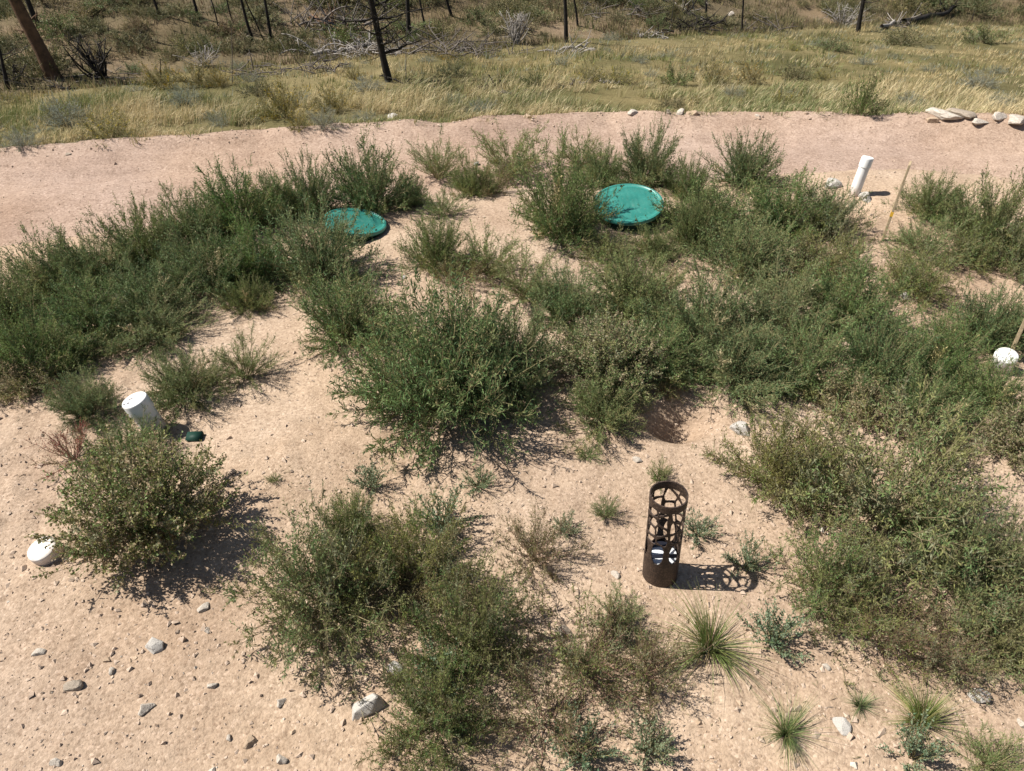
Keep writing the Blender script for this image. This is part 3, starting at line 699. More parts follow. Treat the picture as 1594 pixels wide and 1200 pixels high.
# a dark green box lid flush with the soil
g = at(303, 680)
o = thing('valve_box', 'small dark green box lid in the soil right of the leaning pipe', 'box lid', (g[0], g[1], gz(g[0], g[1])), (R(4), R(3), R(8)))
bm = bmesh.new(); bmesh.ops.create_cube(bm, size=1); bmesh.ops.scale(bm, vec=(.085, .07, .03), verts=bm.verts); bmesh.ops.bevel(bm, geom=bm.edges[:], offset=.012, segments=3, affect='EDGES')
put('box', bm_mesh('box', bm, [M['riser']]), o, (0, 0, .0))
bm = bmesh.new(); bmesh.ops.create_cube(bm, size=1); bmesh.ops.scale(bm, vec=(.07, .055, .012), verts=bm.verts); bmesh.ops.bevel(bm, geom=bm.edges[:], offset=.004, segments=2, affect='EDGES')
put('lid', bm_mesh('lid', bm, [M['riser']]), o, (0, 0, .018))

M['stake'] = rough_mat('raw_pine', (.29, .22, .135), (.45, .36, .235), 30, .8, .3)
M['ymark'] = rough_mat('yellow_paint', (.60, .34, .03), (.70, .42, .05), 20, .7, 0)
def stake(base, top, wd, label, mark=None):
    g = at(*base); d = FW * F + RT * (top[0] - 797) + UP * (600 - top[1]); dh = np.hypot(d[0], d[1])
    rr = np.hypot(g[0], g[1]) * 1.0; P1 = CAM + d / dh * rr; g = np.array((g[0], g[1], gz(g[0], g[1])))
    v = P1 - g; L = np.linalg.norm(v); q = Vector(v).to_track_quat('Z', 'Y')
    o = thing('survey_stake', label, 'stake', tuple(g), q.to_euler(), 'thin wooden stakes')
    bm = bmesh.new(); bmesh.ops.create_cube(bm, size=1); 
    for vv in bm.verts:
        up = vv.co.z > 0; vv.co.x *= wd * (.8 if up else 1); vv.co.y *= wd * (.55 if up else .7); vv.co.z = L + (.012 if vv.co.x > 0 else -.01) if up else -.15
    bmesh.ops.bevel(bm, geom=bm.edges[:], offset=wd * .07, segments=1, affect='EDGES')
    put('shaft', bm_mesh('shaft', bm, [M['stake']], False), o)
    if mark:
        bm = bmesh.new(); bmesh.ops.create_cube(bm, size=1); bmesh.ops.scale(bm, vec=(wd * 1.04, wd * .74, .03), verts=bm.verts)
        put('paint_band', bm_mesh('paint_band', bm, [M['ymark']], False), o, (0, 0, L * mark))
stake((1373, 375), (1417, 254), .025, 'thin raw wooden stake with yellow mark, right of the tall white pipe', .36)
stake((1568, 562), (1603, 483), .032, 'thin raw wooden stake cut by the right edge, beside the round white cap')

def rust_mat():
    m, nt, p = new_mat('rusted_steel'); tc = nt.nodes.new('ShaderNodeTexCoord'); v = tc.outputs['Object']
    n = noise(nt, 160, 4, .75, v); r = ramp(nt, [(.38, (.022, .015, .012)), (.52, (.055, .033, .024)), (.66, (.15, .105, .075)), (.75, (.24, .19, .15))]); nt.links.new(n.outputs[0], r.inputs[0])
    n2 = noise(nt, 9, 4, .6, v); r2 = ramp(nt, [(.35, (.45, .42, .40)), (.65, (1, 1, 1))]); nt.links.new(n2.outputs[0], r2.inputs[0])
    nt.links.new(mixc(nt, r.outputs[0], r2.outputs[0], 1, 'MULTIPLY'), p.inputs['Base Color'])
    p.inputs['Roughness'].default_value = .6; p.inputs['Metallic'].default_value = .15
    b = nt.nodes.new('ShaderNodeBump'); b.inputs['Strength'].default_value = .25; b.inputs['Distance'].default_value = .002; nt.links.new(n.outputs[0], b.inputs['Height']); nt.links.new(b.outputs[0], p.inputs['Normal'])
    return m
M['rust'] = rust_mat()
def mk(name, c, rough, trans=0):
    m, nt, p = new_mat(name); p.inputs['Base Color'].default_value = (*c, 1); p.inputs['Roughness'].default_value = rough; return m
M['diffuser'] = rough_mat('frosted_plastic', (.52, .54, .56), (.66, .68, .70), 15, .4, 0, .4)
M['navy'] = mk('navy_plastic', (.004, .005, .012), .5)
def bollard():
    g = at(1027, 893); z = gz(g[0], g[1])
    Rb = .0655; Hb = .435
    root = thing('perforated_bollard', 'rusty brown perforated metal bollard light on the bare soil', 'bollard light', (g[0], g[1], z - .006), (R(-1), R(-2.5), 0))
    nu, nv = 260, 150; ua = np.linspace(0, 2 * np.pi, nu, endpoint=False); z0, z1 = .128, .405
    vz = np.linspace(z0, z1, nv + 1)
    # hole centres on the unrolled sheet; ua = 3/2 pi faces the photographer
    rng = np.random.default_rng(12); C = 2 * np.pi * Rb; seeds = []
    cols = 8
    for c in range(cols):
        zz = z0 + .012 + (c % 2) * .018
        while zz < z1 + .03:
            seeds.append((((c + .5 + rng.uniform(-.22, .22)) / cols) * C, zz)); zz += .046 * rng.uniform(.75, 1.35)
    seeds = np.array(seeds); per = np.concatenate([seeds + (k * C, 0) for k in (-1, 0, 1)])
    uu = (ua + .5 * (ua[1] - ua[0])) * Rb; vc = (vz[:-1] + vz[1:]) / 2
    U, W = np.meshgrid(uu, vc, indexing='ij')
    ang = R(28); su = 1.0; D = np.full(U.shape + (2,), 9.0)
    dx = U[..., None] - per[:, 0]; dz = (W[..., None] - per[:, 1]) * .62
    dd = np.sqrt(dx ** 2 + dz ** 2); dd.sort(axis=-1); rib = dd[..., 1] - dd[..., 0]
    hole = rib > .0060
    # upright spines, one to the front, and the band where the rows end
    sp = np.zeros_like(hole)
    for k in range(4):
        a0 = R(270) + k * R(90); off = ((U / Rb - a0 + np.pi) % (2 * np.pi) - np.pi) * Rb
        wv = .0080 + .003 * np.sin(W * 40 + k) - .0030 * (W > .30)
        sp |= np.abs(off - .003 * np.sin(W * 30 + 2 * k)) < wv
    # large openings at the lamp
    off = ((U / Rb - R(270) + np.pi) % (2 * np.pi / 3) - np.pi / 3) * Rb
    off = ((U / Rb - R(270) + np.pi / 3) % (2 * np.pi / 3) - np.pi / 3) * Rb
    big = (((np.abs(off) - .034) / .0235) ** 2 + ((W - .186) / .056) ** 2) < 1
    low = W < .236
    hole = np.where(low, big, hole) & ~sp
    hole &= (W > z0 + .004) & (W < z1 - .004)
    keep = ~hole
    idx = lambda i, j: (i % nu) * (nv + 1) + j
    V = np.stack([Rb * np.cos(ua)[:, None] + 0 * vz, Rb * np.sin(ua)[:, None] + 0 * vz, np.broadcast_to(vz, (nu, nv + 1))], -1).reshape(-1, 3)
    I, J = np.nonzero(keep); Q = np.stack([idx(I, J), idx(I + 1, J), idx(I + 1, J + 1), idx(I, J + 1)], -1)
    us, inv = np.unique(Q, return_inverse=True); me = mesh_np('lattice', V[us], [inv.reshape(-1, 4)], [M['rust']], None, True)
    o = put('lattice', me, root); sm = o.modifiers.new('smooth', 'SMOOTH'); sm.factor = .5; sm.iterations = 3
    so = o.modifiers.new('thick', 'SOLIDIFY'); so.thickness = .0035; so.offset = -1
    t = .0035
    shade(put('base_band', bm_mesh('base_band', lathe([(Rb - t, -.06), (Rb + .0003, -.06), (Rb + .0003, z0 + .002), (Rb - t, z0 + .002), (Rb - t, -.06)], 96), [M['rust']]), root))
    shade(put('rim', bm_mesh('rim', lathe([(Rb - t, z1 - .002), (Rb + .0012, z1 - .002), (Rb + .0012, Hb), (Rb - t, Hb), (Rb - t, z1 - .002)], 96), [M['rust']]), root))
    lm = put('lamp_module', bm_mesh('lamp_module', lathe([(.058, .05), (.058, .116), (.055, .118), (.0, .118)], 64), [M['navy']]), root)
    shade(lm)
    shade(put('panel', bm_mesh('panel', lathe([(.0545, .117), (.0545, .121), (.053, .122), (0, .123)], 64), [M['diffuser']]), lm), 60)
    bm = bmesh.new(); bmesh.ops.create_cube(bm, size=1); bmesh.ops.scale(bm, vec=(.105, .015, .004), verts=bm.verts); bmesh.ops.translate(bm, vec=(0, -.014, .124), verts=bm.verts)
    put('band', bm_mesh('band', bm, [M['navy']], False), lm)
    bm = bmesh.new(); n = 24; top = []  # dark crescent modelled as the shell's shade over the panel's rear edge
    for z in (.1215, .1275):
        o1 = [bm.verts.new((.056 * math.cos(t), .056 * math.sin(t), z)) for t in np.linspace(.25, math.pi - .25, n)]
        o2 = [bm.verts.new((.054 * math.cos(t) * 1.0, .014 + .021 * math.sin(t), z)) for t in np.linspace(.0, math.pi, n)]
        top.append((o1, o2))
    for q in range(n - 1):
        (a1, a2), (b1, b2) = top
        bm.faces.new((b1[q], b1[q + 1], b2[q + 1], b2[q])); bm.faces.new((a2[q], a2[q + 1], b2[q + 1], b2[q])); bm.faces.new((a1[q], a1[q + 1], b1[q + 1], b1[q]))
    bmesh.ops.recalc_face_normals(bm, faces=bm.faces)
    put('rear_shade', bm_mesh('rear_shade', bm, [M['navy']], False), lm)
bollard()
# ------------------------------------------------------------------ burnt trees and dead wood
def world_at(px, py, rr):
    d = FW * F + RT * (px - 797) + UP * (600 - py); return CAM + d / np.hypot(d[0], d[1]) * rr
def burnt_tree(base, top, wpx, H, nb, label, mat='char', seed=0, blen=.9, bmin=.25, bmax=.98, name='burnt_tree', bm_='char'):
    rng = np.random.default_rng(seed); g = at(*base); dist = float((g - CAM) @ FW); r = wpx / 2 * dist / F
    t = world_at(top[0], top[1], np.hypot(g[0], g[1])); ax = unit(t - g)
    root = thing(name, label, 'tree', tuple(g), (0, 0, 0), 'burnt trees beyond the meadow')
    n = 12; s = np.linspace(0, 1, n); pts = ax * (s * H)[:, None] + np.cumsum(rng.normal(size=(n, 3)), 0) * np.array((.012, .012, 0)) * H * .3
    pts -= pts[0]; pts[0] -= ax * .15
    tb = Tubes(8); rad = r * (1 - .72 * s); rad[0] *= 1.25; tb.add(pts, rad); put('trunk', tb.mesh('trunk', M[mat]), root)
    if nb:
        bt = Tubes(4)
        for k in range(nb):
            f = rng.uniform(bmin, bmax); i = min(int(f * (n - 1)), n - 2); p = pts[i] + (pts[i + 1] - pts[i]) * (f * (n - 1) - i)
            az = rng.uniform(0, 6.283); L = blen * rng.uniform(.35, 1.1) * (1.15 - .6 * f)
            d = np.array((math.cos(az), math.sin(az), rng.uniform(-.15, .55))); d = unit(d); q = bez(p, p + d * L * .5 + np.array((0, 0, -.05)), p + d * L + np.array((0, 0, rng.uniform(-.05, .25) * L)), 6)
            q[1:] += rng.normal(size=(5, 3)) * .02 * L; rb = max(r * .30, .012) * rng.uniform(.6, 1.1); bt.add(q, np.linspace(rb, rb * .3, 6))
            for m in range(rng.integers(2, 6)):
                j = rng.integers(1, 5); dd = unit(d * .5 + rng.normal(size=3) * .7 + np.array((0, 0, .2))); l2 = L * rng.uniform(.2, .5)
                q2 = bez(q[j], q[j] + dd * l2 * .5, q[j] + dd * l2 + rng.normal(size=3) * .05, 4); bt.add(q2, np.linspace(rb * .5, rb * .18, 4))
        put('branches', bt.mesh('branches', M[bm_]), root)
TREES = [
((84, 121), (24, -6), 21, 5.5, 3, 'thick leaning scorched trunk at the upper left, brown on its sunny side', 'bark', 'bark'),
((56, 33), (42, -6), 10, 5, 2, 'dark trunk just behind the thick leaning one', 'char', 'char'),
((12, 138), (2, 95), 9, 1.0, 3, 'short charred snag at the left frame edge', 'char', 'char'),
((249, 26), (238, -6), 5, 4, 2, 'thin charred trunk on the hillside, first right of the thick leaning one', 'char', 'char'),
((309, 27), (300, -6), 6, 4, 2, 'charred trunk on the hillside, second right of the thick leaning one', 'char', 'char'),
((342, 50), (328, -6), 3, 4, 4, 'very thin sapling on the hillside left of the twin charred trunks', 'char', 'dead_twig'),
((366, 45), (352, -6), 3, 4, 3, 'very thin sapling close to the twin charred trunks', 'char', 'dead_twig'),
((394, 64), (373, -6), 6, 5, 3, 'left one of the twin charred trunks on the hillside', 'char', 'char'),
((424, 68), (411, -6), 6, 5, 3, 'right one of the twin charred trunks on the hillside', 'char', 'char'),
((416, 72), (390, 10), 3, 3, 2, 'thin pole between the twin charred trunks', 'char', 'dead_twig'),
((606, 128), (577, 0), 11, 4.6, 46, 'charred tree with bare side branches in the meadow, nearest of the burnt trees', 'char', 'char'),
((637, 58), (632, 0), 9, 4.5, 6, 'charred trunk behind the branched burnt tree', 'char', 'char'),
((662, 45), (652, -6), 4, 4, 5, 'thin grey trunk right of the charred one behind the branched tree', 'char', 'dead_twig'),
((703, 25), (693, -6), 6, 3, 10, 'small charred tree with twigs on the slope, centre left', 'char', 'char'),
((881, 66), (878, -6), 8, 5, 5, 'straight charred trunk at the meadow end, centre of the picture', 'char', 'char'),
((899, 40), (893, -6), 4, 4, 6, 'thin charred trunk just right of the straight one in the centre', 'char', 'char'),
((1099, 34), (1100, -6), 5, 4, 10, 'twiggy dead tree beside the fallen logs', 'char', 'dead_twig'),
((1155, 52), (1155, -6), 4, 4, 14, 'thin dead tree with many side twigs right of the fallen logs', 'char', 'dead_twig'),
((1335, 50), (1343, -4), 9, 5, 5, 'charred trunk at the meadow end on the right', 'char', 'char'),
((1512, 32), (1516, 20), 4, .35, 0, 'small charred stump on the far right meadow edge', 'char', 'char'),
((632, 124), (632, 88), 2, 1.0, 0, 'thin dead stalk standing right of the branched burnt tree', 'dead_twig', 'char'),
((362, 128), (362, 90), 2, 1.0, 0, 'thin dead stalk beside the yellow green shrubs', 'dead_twig', 'char'),
((250, 121), (250, 110), 4, .35, 0, 'small charred stub in the yellow green shrubs', 'char', 'char'),
]
for i, (b, t, wp, H, nb, lab, mt, bm_) in enumerate(TREES): burnt_tree(b, t, wp if i in (0, 10) else wp * .78, H, nb, lab, mt, 300 + i, 1.25 if i == 10 else .8, .10 if i == 10 else .12, .45 if i == 10 else .6, bm_=bm_)

def brush(cx, yb, wpx, hpx, n, mat, label, seed, flat=.3, thick=1.0, cat='dead brush', up=False):
    """a tangle of dead curved branches"""
    rng = np.random.default_rng(seed); g = at(cx, yb); dist = float((g - CAM) @ FW); Wd = wpx * dist / F; H = hpx * dist / F * 1.05
    n = max(int(n * .62), 1); H *= .8
    root = thing('dead_brush', label, cat, (g[0], g[1], gz(g[0], g[1])), (0, 0, 0), 'dead wood lying about beyond the road'); tb = Tubes(4)
    for k in range(n):
        if up:
            p = np.array((rng.normal() * .05 * Wd, rng.normal() * .05, 0)); a = rng.normal(0, .55)
            e = np.array((math.sin(a) * Wd * .6, rng.normal() * Wd * .2, H * rng.uniform(.5, 1.05)))
        else:
            p = np.array((rng.uniform(-.5, .5) * Wd, rng.normal() * .25 * min(Wd, 1.2), rng.uniform(0, .2) * H)); a = rng.uniform(0, 6.283); L = rng.uniform(.25, .6) * min(Wd, 1.6)
            e = p + np.array((math.cos(a) * L, math.sin(a) * L * .6, 0)); e[2] = abs(rng.normal(0, .55)) * H
        c = (p + e) / 2 + rng.normal(size=3) * np.array((.15, .1, .25)) * min(H, .5); c[2] = max(c[2], .03); e[2] = max(e[2], .02)
        q = bez(p, c, e, 7); r = .013 * thick * rng.uniform(.5, 1.5) * (dist / 15) ** .5; tb.add(q, np.linspace(r, r * .35, 7))
        for m in range(rng.integers(2, 6)):
            j = rng.integers(2, 6); d = unit(rng.normal(size=3) + np.array((0, 0, .4))); l2 = rng.uniform(.12, .35) * min(H * 2, .9)
            b = q[j] + d * l2; b[2] = max(b[2], .01); tb.add(bez(q[j], (q[j] + b) / 2 + rng.normal(size=3) * .03, b, 4), np.linspace(r * .5, r * .2, 4))
    put('branches', tb.mesh('branches', M[mat]), root); return root
BRUSH = [
(160, 122, 95, 75, 40, 'char', 'black burnt shrub with curved arms right of the thick leaning trunk', dict(up=True, thick=1.7)),
(150, 124, 120, 22, 24, 'dead_twig', 'grey fallen twigs round the foot of the black burnt shrub', {}),
(85, 138, 90, 26, 16, 'char', 'black curved dead sticks lying in the grass at the left', dict(thick=1.3)),
(25, 128, 50, 34, 18, 'char', 'dark dead shrub at the left frame edge', dict(up=True)),
(315, 103, 70, 32, 36, 'grey_wood', 'grey dead shrub behind the yellow green shrubs', dict(up=True, thick=.8)),
(410, 116, 90, 28, 44, 'dead_twig', 'grey brush pile left of the small one by the branched tree', {}),
(500, 110, 60, 32, 40, 'dead_twig', 'small grey brush pile left of the branched burnt tree', {}),
(545, 85, 150, 36, 80, 'grey_wood', 'long pale tangle of fallen branches behind the branched burnt tree', {}),
(500, 45, 150, 60, 70, 'dead_twig', 'dark dead thicket on the slope at the upper left centre', dict(thick=1.4)),
(690, 85, 140, 42, 80, 'dead_twig', 'wide grey tangle of dead branches right of the branched burnt tree', {}),
(680, 82, 80, 16, 14, 'grey_wood', 'bleached fallen branches in front of the wide grey tangle', dict(thick=1.5)),
(770, 84, 70, 30, 40, 'dead_twig', 'grey dead shrub at the meadow end in the centre left', {}),
(802, 68, 48, 52, 70, 'grey_wood', 'silvery upright dead shrub at the meadow end', dict(up=True, thick=.8)),
(660, 142, 75, 18, 46, 'char', 'flat dark heap of dead sticks at the foot of the branched burnt tree', {}),
(768, 138, 30, 18, 16, 'char', 'small dark dead sticks in the meadow right of the flat heap', {}),
(885, 84, 60, 20, 26, 'grey_wood', 'bleached branches lying by the straight charred trunk', dict(thick=1.2)),
(822, 148, 50, 14, 14, 'dead_twig', 'grey sticks in the straw grass behind the tall seedy weed', {}),
(1080, 45, 80, 30, 62, 'char', 'black tangle of fallen branches among the logs', dict(thick=1.3)),
(1010, 58, 60, 18, 30, 'grey_wood', 'pale twigs at the meadow end left of the fallen logs', {}),
(1310, 42, 70, 40, 50, 'grey_wood', 'grey dead shrub around the charred trunk on the right', dict(up=True, thick=.8)),
(1400, 42, 60, 16, 20, 'dead_twig', 'grey fallen branches at the foot of the dark log on the right', {}),
(1180, 50, 80, 22, 34, 'dead_twig', 'grey twigs at the meadow end right of the thin dead tree', {}),
(960, 22, 110, 24, 40, 'dead_twig', 'grey dead branches on the slope right of the straight charred trunk', {}),
(905, 132, 44, 16, 14, 'dead_twig', 'grey sticks left of the dark meadow shrubs in the centre', {}),
(948, 130, 20, 9, 10, 'grey_wood', 'pale bleached stub in the meadow in the centre', dict(thick=1.4)),
(1420, 186, 70, 4, 1, 'dead_twig', 'thin dead root lying along the far road edge left of the boulders', {}),
]
for i, (cx, yb, wp, hp, n, mt, lab, kw) in enumerate(BRUSH): brush(cx, yb, wp, hp, n, mt, lab, 500 + i, **kw)
def log(a, b, wpx, mat, label, seed):
    g = at(*a); e = at(*b); dist = float((g - CAM) @ FW); r = wpx / 2 * dist / F; rng = np.random.default_rng(seed)
    root = thing('fallen_log', label, 'log', tuple(g), (0, 0, 0), 'fallen logs beyond the meadow')
    s = np.linspace(0, 1, 10)[:, None]; q = (e - g) * s; xy = g + q; q[:, 2] = [gz(x, y) - g[2] + r * .8 + .10 * k / 9 for k, (x, y) in enumerate(xy[:, :2])]
    q += rng.normal(size=q.shape) * .03; tb = Tubes(8); tb.add(q, np.linspace(r, r * .5, 10)); put('trunk', tb.mesh('trunk', M[mat]), root); bt = Tubes(4)
    for k in range(9):
        i = rng.integers(2, 10); d = unit(rng.normal(size=3) + np.array((0, 0, .8))); l = rng.uniform(.2, .6); bt.add(bez(q[i], q[i] + d * l * .5, q[i] + d * l + np.array((0, 0, .06)), 4), np.linspace(r * .3, r * .12, 4))
    put('branches', bt.mesh('branches', M[mat]), root)
log((1110, 42), (1050, 14), 7, 'grey_wood', 'pale fallen log sloping on the burnt hillside right of the centre', 1)
log((1085, 34), (1020, 4), 9, 'char', 'dark fallen log beside the pale one on the hillside', 2)
log((1400, 40), (1490, 17), 12, 'char', 'dark fallen log at the meadow edge at the far right', 3)
log((1372, 46), (1420, 32), 6, 'grey_wood', 'pale fallen log joining the dark one at the far right', 4)
log((490, 88), (585, 76), 8, 'grey_wood', 'bleached fallen log under the long pale tangle', 5)
log((480, 28), (540, 58), 8, 'bark', 'brown fallen log in the dark thicket at the upper left centre', 6)
log((860, 84), (915, 76), 6, 'grey_wood', 'thin bleached log at the foot of the straight charred trunk', 7)

# ------------------------------------------------------------------ shrubs of meadow and hillside
KIND['rabbit'] = [bush(200 + i, .45, .45, 44, 13, .13, .035, .006, .010, ['rabbit', 'golive', 'yellow', 'scrubd'], (.45, .25, .08, .22), 'stem', low=.1, tipmat=2, tipfrac=.05) for i in range(2)]
KIND['sage'] = [bush(210 + i, .4, .28, 40, 13, .11, .03, .006, .010, ['sage', 'oliveg'], (.8, .2), 'stem', low=.05) for i in range(2)]
KIND['scrub'] = [bush(220 + i, .5, .36, 34, 12, .16, .05, .012, .016, ms, wt, 'stem', low=.04, stemr=.004) for i, (ms, wt) in enumerate(((['scrubd', 'scrubo'], (.75, .25)), (['scrubo', 'scrubd', 'golive'], (.5, .3, .2)), (['scrubb', 'scrubo', 'straw'], (.6, .3, .1)), (['scrubd', 'kgreen'], (.5, .5))))]
SHR = []
def shrub(kind, vi, cx, yb, wpx, hpx, label, name, group, sink=0):
    g = at(cx, yb); dist = float((g - CAM) @ FW); r = wpx / 2 * dist / F * (1.15 if kind == 'scrub' else 1.3); h = hpx * dist / F * 1.3; v = KIND[kind][vi % len(KIND[kind])]
    y = g[1] + r * .5; SHR.append((g[0], y, r)); o = thing(name, label, 'shrub', (g[0], y, gz(g[0], y) - .02), (0, 0, rnd.uniform(0, 6.28)), group, (r / v['R'], r / v['R'], h / v['H']))
    put('foliage', v['foliage'], o); put('stems', v['stems'], o); return o
MEADOW = [
('rabbit', 245, 142, 75, 34, 'yellow green shrub in the upper left meadow, left one of three'),
('rabbit', 300, 138, 70, 36, 'yellow green shrub in the upper left meadow, middle one of three'),
('rabbit', 340, 138, 50, 26, 'yellow green shrub in the upper left meadow, right one of three'),
('rabbit', 155, 218, 100, 42, 'dark yellow green shrub at the road edge on the left'),
('rabbit', 440, 190, 90, 50, 'tall yellow green shrub near the road, left of the centre'),
('rabbit', 518, 178, 70, 34, 'dark yellow green shrub right of the tall one near the road'),
('rabbit', 462, 205, 45, 22, 'small bright yellow green shrub at the road edge beside a sage'),
('sage', 92, 203, 75, 40, 'pale silver sage near the road on the far left'),
('sage', 28, 232, 60, 26, 'dark grey sage at the left frame edge by the road'),
('sage', 502, 207, 50, 26, 'grey sage at the road edge left of the white rock'),
('sage', 706, 166, 32, 18, 'grey sage in the straw grass right of the flat dark heap'),
('sage', 570, 145, 60, 18, 'pale grey sage near the foot of the branched burnt tree'),
('sage', 750, 178, 50, 20, 'faint grey sage behind the straw grass, centre'),
('sage', 280, 165, 60, 24, 'grey sage under the yellow green shrubs'),
('scrub', 705, 122, 60, 22, 'dark green shrub in the meadow behind the flat dark heap'),
('rabbit', 920, 130, 60, 24, 'dark shrub in the meadow, left one of a row in the centre right'),
('rabbit', 965, 132, 60, 22, 'dark shrub in the meadow, second of the row in the centre right'),
('scrub', 1055, 134, 70, 22, 'dark shrub in the meadow left of the yellow flowered one'),
('rabbit', 1110, 134, 55, 30, 'shrub with yellow flowers in the middle of the right meadow'),
('rabbit', 1172, 133, 55, 28, 'shrub right of the yellow flowered one in the right meadow'),
('scrub', 1240, 126, 60, 18, 'low dark shrub further right in the meadow row'),
('scrub', 1345, 182, 58, 48, 'dark green weed shrub standing at the far road edge on the right'),
('rabbit', 1462, 158, 30, 14, 'small yellowish shrub in the right straw grass'),
('rabbit', 1507, 168, 16, 18, 'small bright yellow flowers behind the boulders'),
('sage', 1535, 138, 60, 20, 'pale grey sage at the far right of the meadow'),
('sage', 1420, 170, 50, 20, 'grey sage behind the berm left of the boulders'),
('sage', 1560, 172, 46, 22, 'grey sage behind the whitish rock at the right'),
('scrub', 1300, 82, 60, 16, 'low dark shrub in the upper right meadow'),
('scrub', 1420, 72, 80, 18, 'wide dark shrub in the upper right meadow'),
('scrub', 1540, 70, 70, 20, 'dark shrub at the right frame edge in the upper meadow'),
('rabbit', 800, 150, 36, 16, 'small yellow green shrub in the centre meadow behind the sticks'),
('rabbit', 550, 125, 40, 16, 'small yellow green shrub left of the branched burnt tree'),
('scrub', 395, 152, 60, 18, 'low grey green shrub left of the tall yellow green one'),
('rabbit', 1085, 162, 30, 12, 'small yellow tuft in the straw grass behind the berm'),
]
for i, (k, cx, yb, wp, hp, lab) in enumerate(MEADOW): shrub(k, 0 if k != 'scrub' else (i % 2) * 3, cx, yb, wp, hp, lab, dict(rabbit='rabbitbrush', sage='sagebrush', scrub='meadow_shrub')[k], 'shrubs in the meadow')
rs = random.Random(21); n = 0
while n < 120:
    gx = rs.uniform(-15, 20); gy = float(far_edge(np.clip(gx, -12, 12))) + .5 + rs.random() ** 1.2 * 14
    if gy > toe(gx) or any(math.hypot(gx - a, gy - b) < .5 for a, b, r in SHR): continue
    k = rs.choices(('sage', 'rabbit', 'scrub'), (.55, .3, .15))[0]; r = rs.uniform(.14, .34); v = rs.choice(KIND[k][:2]); h = r * rs.uniform(.5, .85); SHR.append((gx, gy, r))
    lab, nm = {'sage': ('small grey sage clump scattered in the meadow grass', 'sagebrush'), 'rabbit': ('small yellow green clump scattered in the meadow grass', 'rabbitbrush'), 'scrub': ('small dark green clump scattered in the meadow grass', 'meadow_shrub')}[k]
    o = thing(nm, lab, 'shrub', (gx, gy, gz(gx, gy) - .02), (0, 0, rs.uniform(0, 6.28)), 'small clumps of the meadow, ' + {'sage': 'grey', 'rabbit': 'yellow green', 'scrub': 'dark green'}[k], (r / v['R'], r / v['R'], h / v['H']))
    put('foliage', v['foliage'], o); put('stems', v['stems'], o); n += 1
rs = random.Random(8); n = 0
HL = ['low dark green scrub on the burnt hillside behind the meadow', 'olive scrub on the burnt hillside behind the meadow', 'brown dry scrub on the burnt hillside behind the meadow', 'bright green scrub on the burnt hillside behind the meadow']
while n < 290:
    cx = rs.uniform(-260, 1850); yb = rs.uniform(-40, 130); g = at(cx, yb)
    if g[1] < toe(g[0]) + .4 or (680 < cx < 780 and yb < 45 and rs.random() < .7): continue
    if yb > 60 and 120 < cx < 330 and rs.random() < .4: continue
    k = rs.choices(range(4), (.38, .36, .13, .13))[0]; wp = rs.uniform(26, 90); shrub('scrub', k, cx, yb, wp, wp * rs.uniform(.16, .34), HL[k], 'hillside_scrub', 'scrub of the burnt hillside, ' + ('dark', 'olive', 'brown', 'bright')[k]); n += 1

# ------------------------------------------------------------------ grass
def grass(name, label, x, y, nb, h, wd, lean, mats, mi, seed, tri=3, spread=.06, tilt=.34):
    rng = np.random.default_rng(seed); idx = np.repeat(np.arange(len(x)), nb); n = len(idx)
    az = rng.uniform(0, 6.283, n); rr = np.abs(rng.normal(0, 1, n)) * spread; bx = x[idx] + np.cos(az) * rr; by = y[idx] + np.sin(az) * rr; bz = height(bx, by, True) - .01
    L = h[idx] * rng.uniform(.45, 1.15, n); a = np.abs(rng.normal(0, tilt, n)); dx = np.cos(az) * np.sin(a) + lean[0] + rng.normal(0, .1, n); dy = np.sin(az) * np.sin(a) + lean[1]
    D = unit(np.stack([dx, dy, np.cos(a)], -1)); P = np.stack([bx, by, bz], -1); sd = unit(np.stack([-np.sin(az + 1), np.cos(az + 1), az * 0], -1)); ww = (wd[idx] * rng.uniform(.7, 1.3, n))[:, None] / 2
    m = mi[idx]; sw = rng.random(n) < .25; m = np.where(sw, rng.integers(0, len(mats), n), m)
    if tri == 1:
        tip = P + D * L[:, None]; V = np.stack([P - sd * ww, P + sd * ww, tip], 1).reshape(-1, 3); T = np.arange(3 * n).reshape(-1, 3); me = mesh_np(name, V, [T], [M[q] for q in mats], m)
    else:
        mid = P + D * (L * .55)[:, None]; D2 = unit(D + np.stack([dx * .9 + lean[0], dy * .9, -.25 - a], -1) * .8); tip = mid + D2 * (L * .5)[:, None]
        V = np.stack([P - sd * ww, P + sd * ww, mid + sd * ww * .8, mid - sd * ww * .8, tip], 1).reshape(-1, 3); b = np.arange(n)[:, None] * 5
        me = mesh_np(name, V, [b + np.array([[0, 1, 2, 3]]), b + np.array([[3, 2, 4]])], [M[q] for q in mats], np.concatenate([m, m]))
    tag(put(name, me), label, 'grass', kind='stuff')
def clear(x, y):
    k = np.ones(len(x), bool)
    for a, b, r in SHR: k &= ((x - a) / (r * .95)) ** 2 + ((y - b + r * .5) / (r * 1.3)) ** 2 > 1
    return k
GM = ['straw', 'straw2', 'golive', 'ggreen']
def pick(x, y, seed, green):
    rng = np.random.default_rng(seed); k = fbm(x * .55, y * .8, 71, 3) * 1.5 + rng.normal(0, .26, len(x)) + green
    return np.where(k < -.10, 0, np.where(k < .08, 1, np.where(k < .30, 2, 3)))
rng = np.random.default_rng(77)
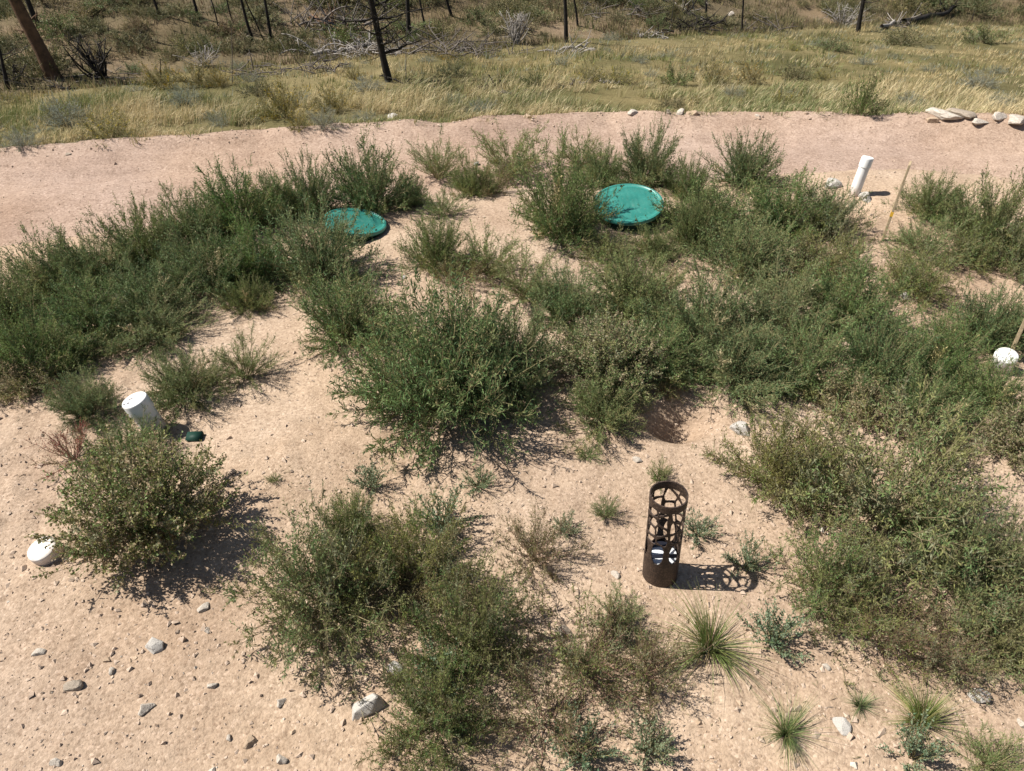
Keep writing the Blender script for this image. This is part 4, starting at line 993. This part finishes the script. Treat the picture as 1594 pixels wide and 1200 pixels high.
n = 9000; x = rng.uniform(-13, 13, n); y = far_edge(x) - .02 - .30 * rng.random(n) ** 4 + (rng.random(n) ** 1.25) * 3.2 + .30 * np.abs(fbm(x * 1.3, x * .4, 50, 3))
k = fbm(x * 1.1, y * 1.1, 73, 3); keep = (k > -.24) & (y < toe(x)) & clear(x, y); x, y = x[keep], y[keep]
hh = .24 * (1 + .7 * fbm(x * .6, y * .6, 75, 2)) * (.65 + .7 * rng.random(len(x)) ** 2) * (.55 + .45 * sst(0, .6, y - far_edge(x))) * rng.uniform(.7, 1.2, len(x))
grass('meadow_grass', 'straw coloured grass bending along the far side of the dirt road', x, y, 15, np.maximum(hh, .06), np.full(len(x), .0075), (.22, 0), GM, pick(x, y, 1, .22 * sst(1, -6, x) + .0), 5, 3)
n = 17000; x = rng.uniform(-26, 34, n); y = far_edge(np.clip(x, -12, 12)) + 2.2 + rng.random(n) ** 1.15 * 19; keep = y < toe(x) + .8; x, y = x[keep], y[keep]; k = fbm(x * .6, y * .6, 79, 2); keep = (k > -.30) & clear(x, y); x, y = x[keep], y[keep]
hh = .14 * (1 + .8 * fbm(x * .5, y * .5, 76, 2)) * rng.uniform(.6, 1.2, len(x))
grass('meadow_grass', 'shorter straw and olive grass of the meadow up to the burnt hillside', x, y, 17, np.maximum(hh, .06), np.full(len(x), .013), (.12, 0), GM + ['sage', 'scrubo'], np.where(np.random.default_rng(4).random(len(x)) < .16, np.random.default_rng(5).integers(4, 6, len(x)), pick(x, y, 2, .06 + .20 * sst(1, -7, x))), 6, 1, .10, .6)
n = 20000; x = rng.uniform(-34, 40, n); y = toe(x) + rng.random(n) ** 1.5 * 16 - .3; k = fbm(x * .5, y * .5, 83, 3); keep = k > -.33; x, y = x[keep], y[keep]
grass('hillside_grass', 'dry brown and olive ground cover of the burnt hillside', x, y, 11, np.full(len(x), .22) * rng.uniform(.5, 1.3, len(x)), np.full(len(x), .018), (0, 0), ['scrubb', 'scrubo', 'golive', 'scrubd'], rng.choice(4, len(x), p=(.22, .32, .22, .24)), 7, 1, .14)
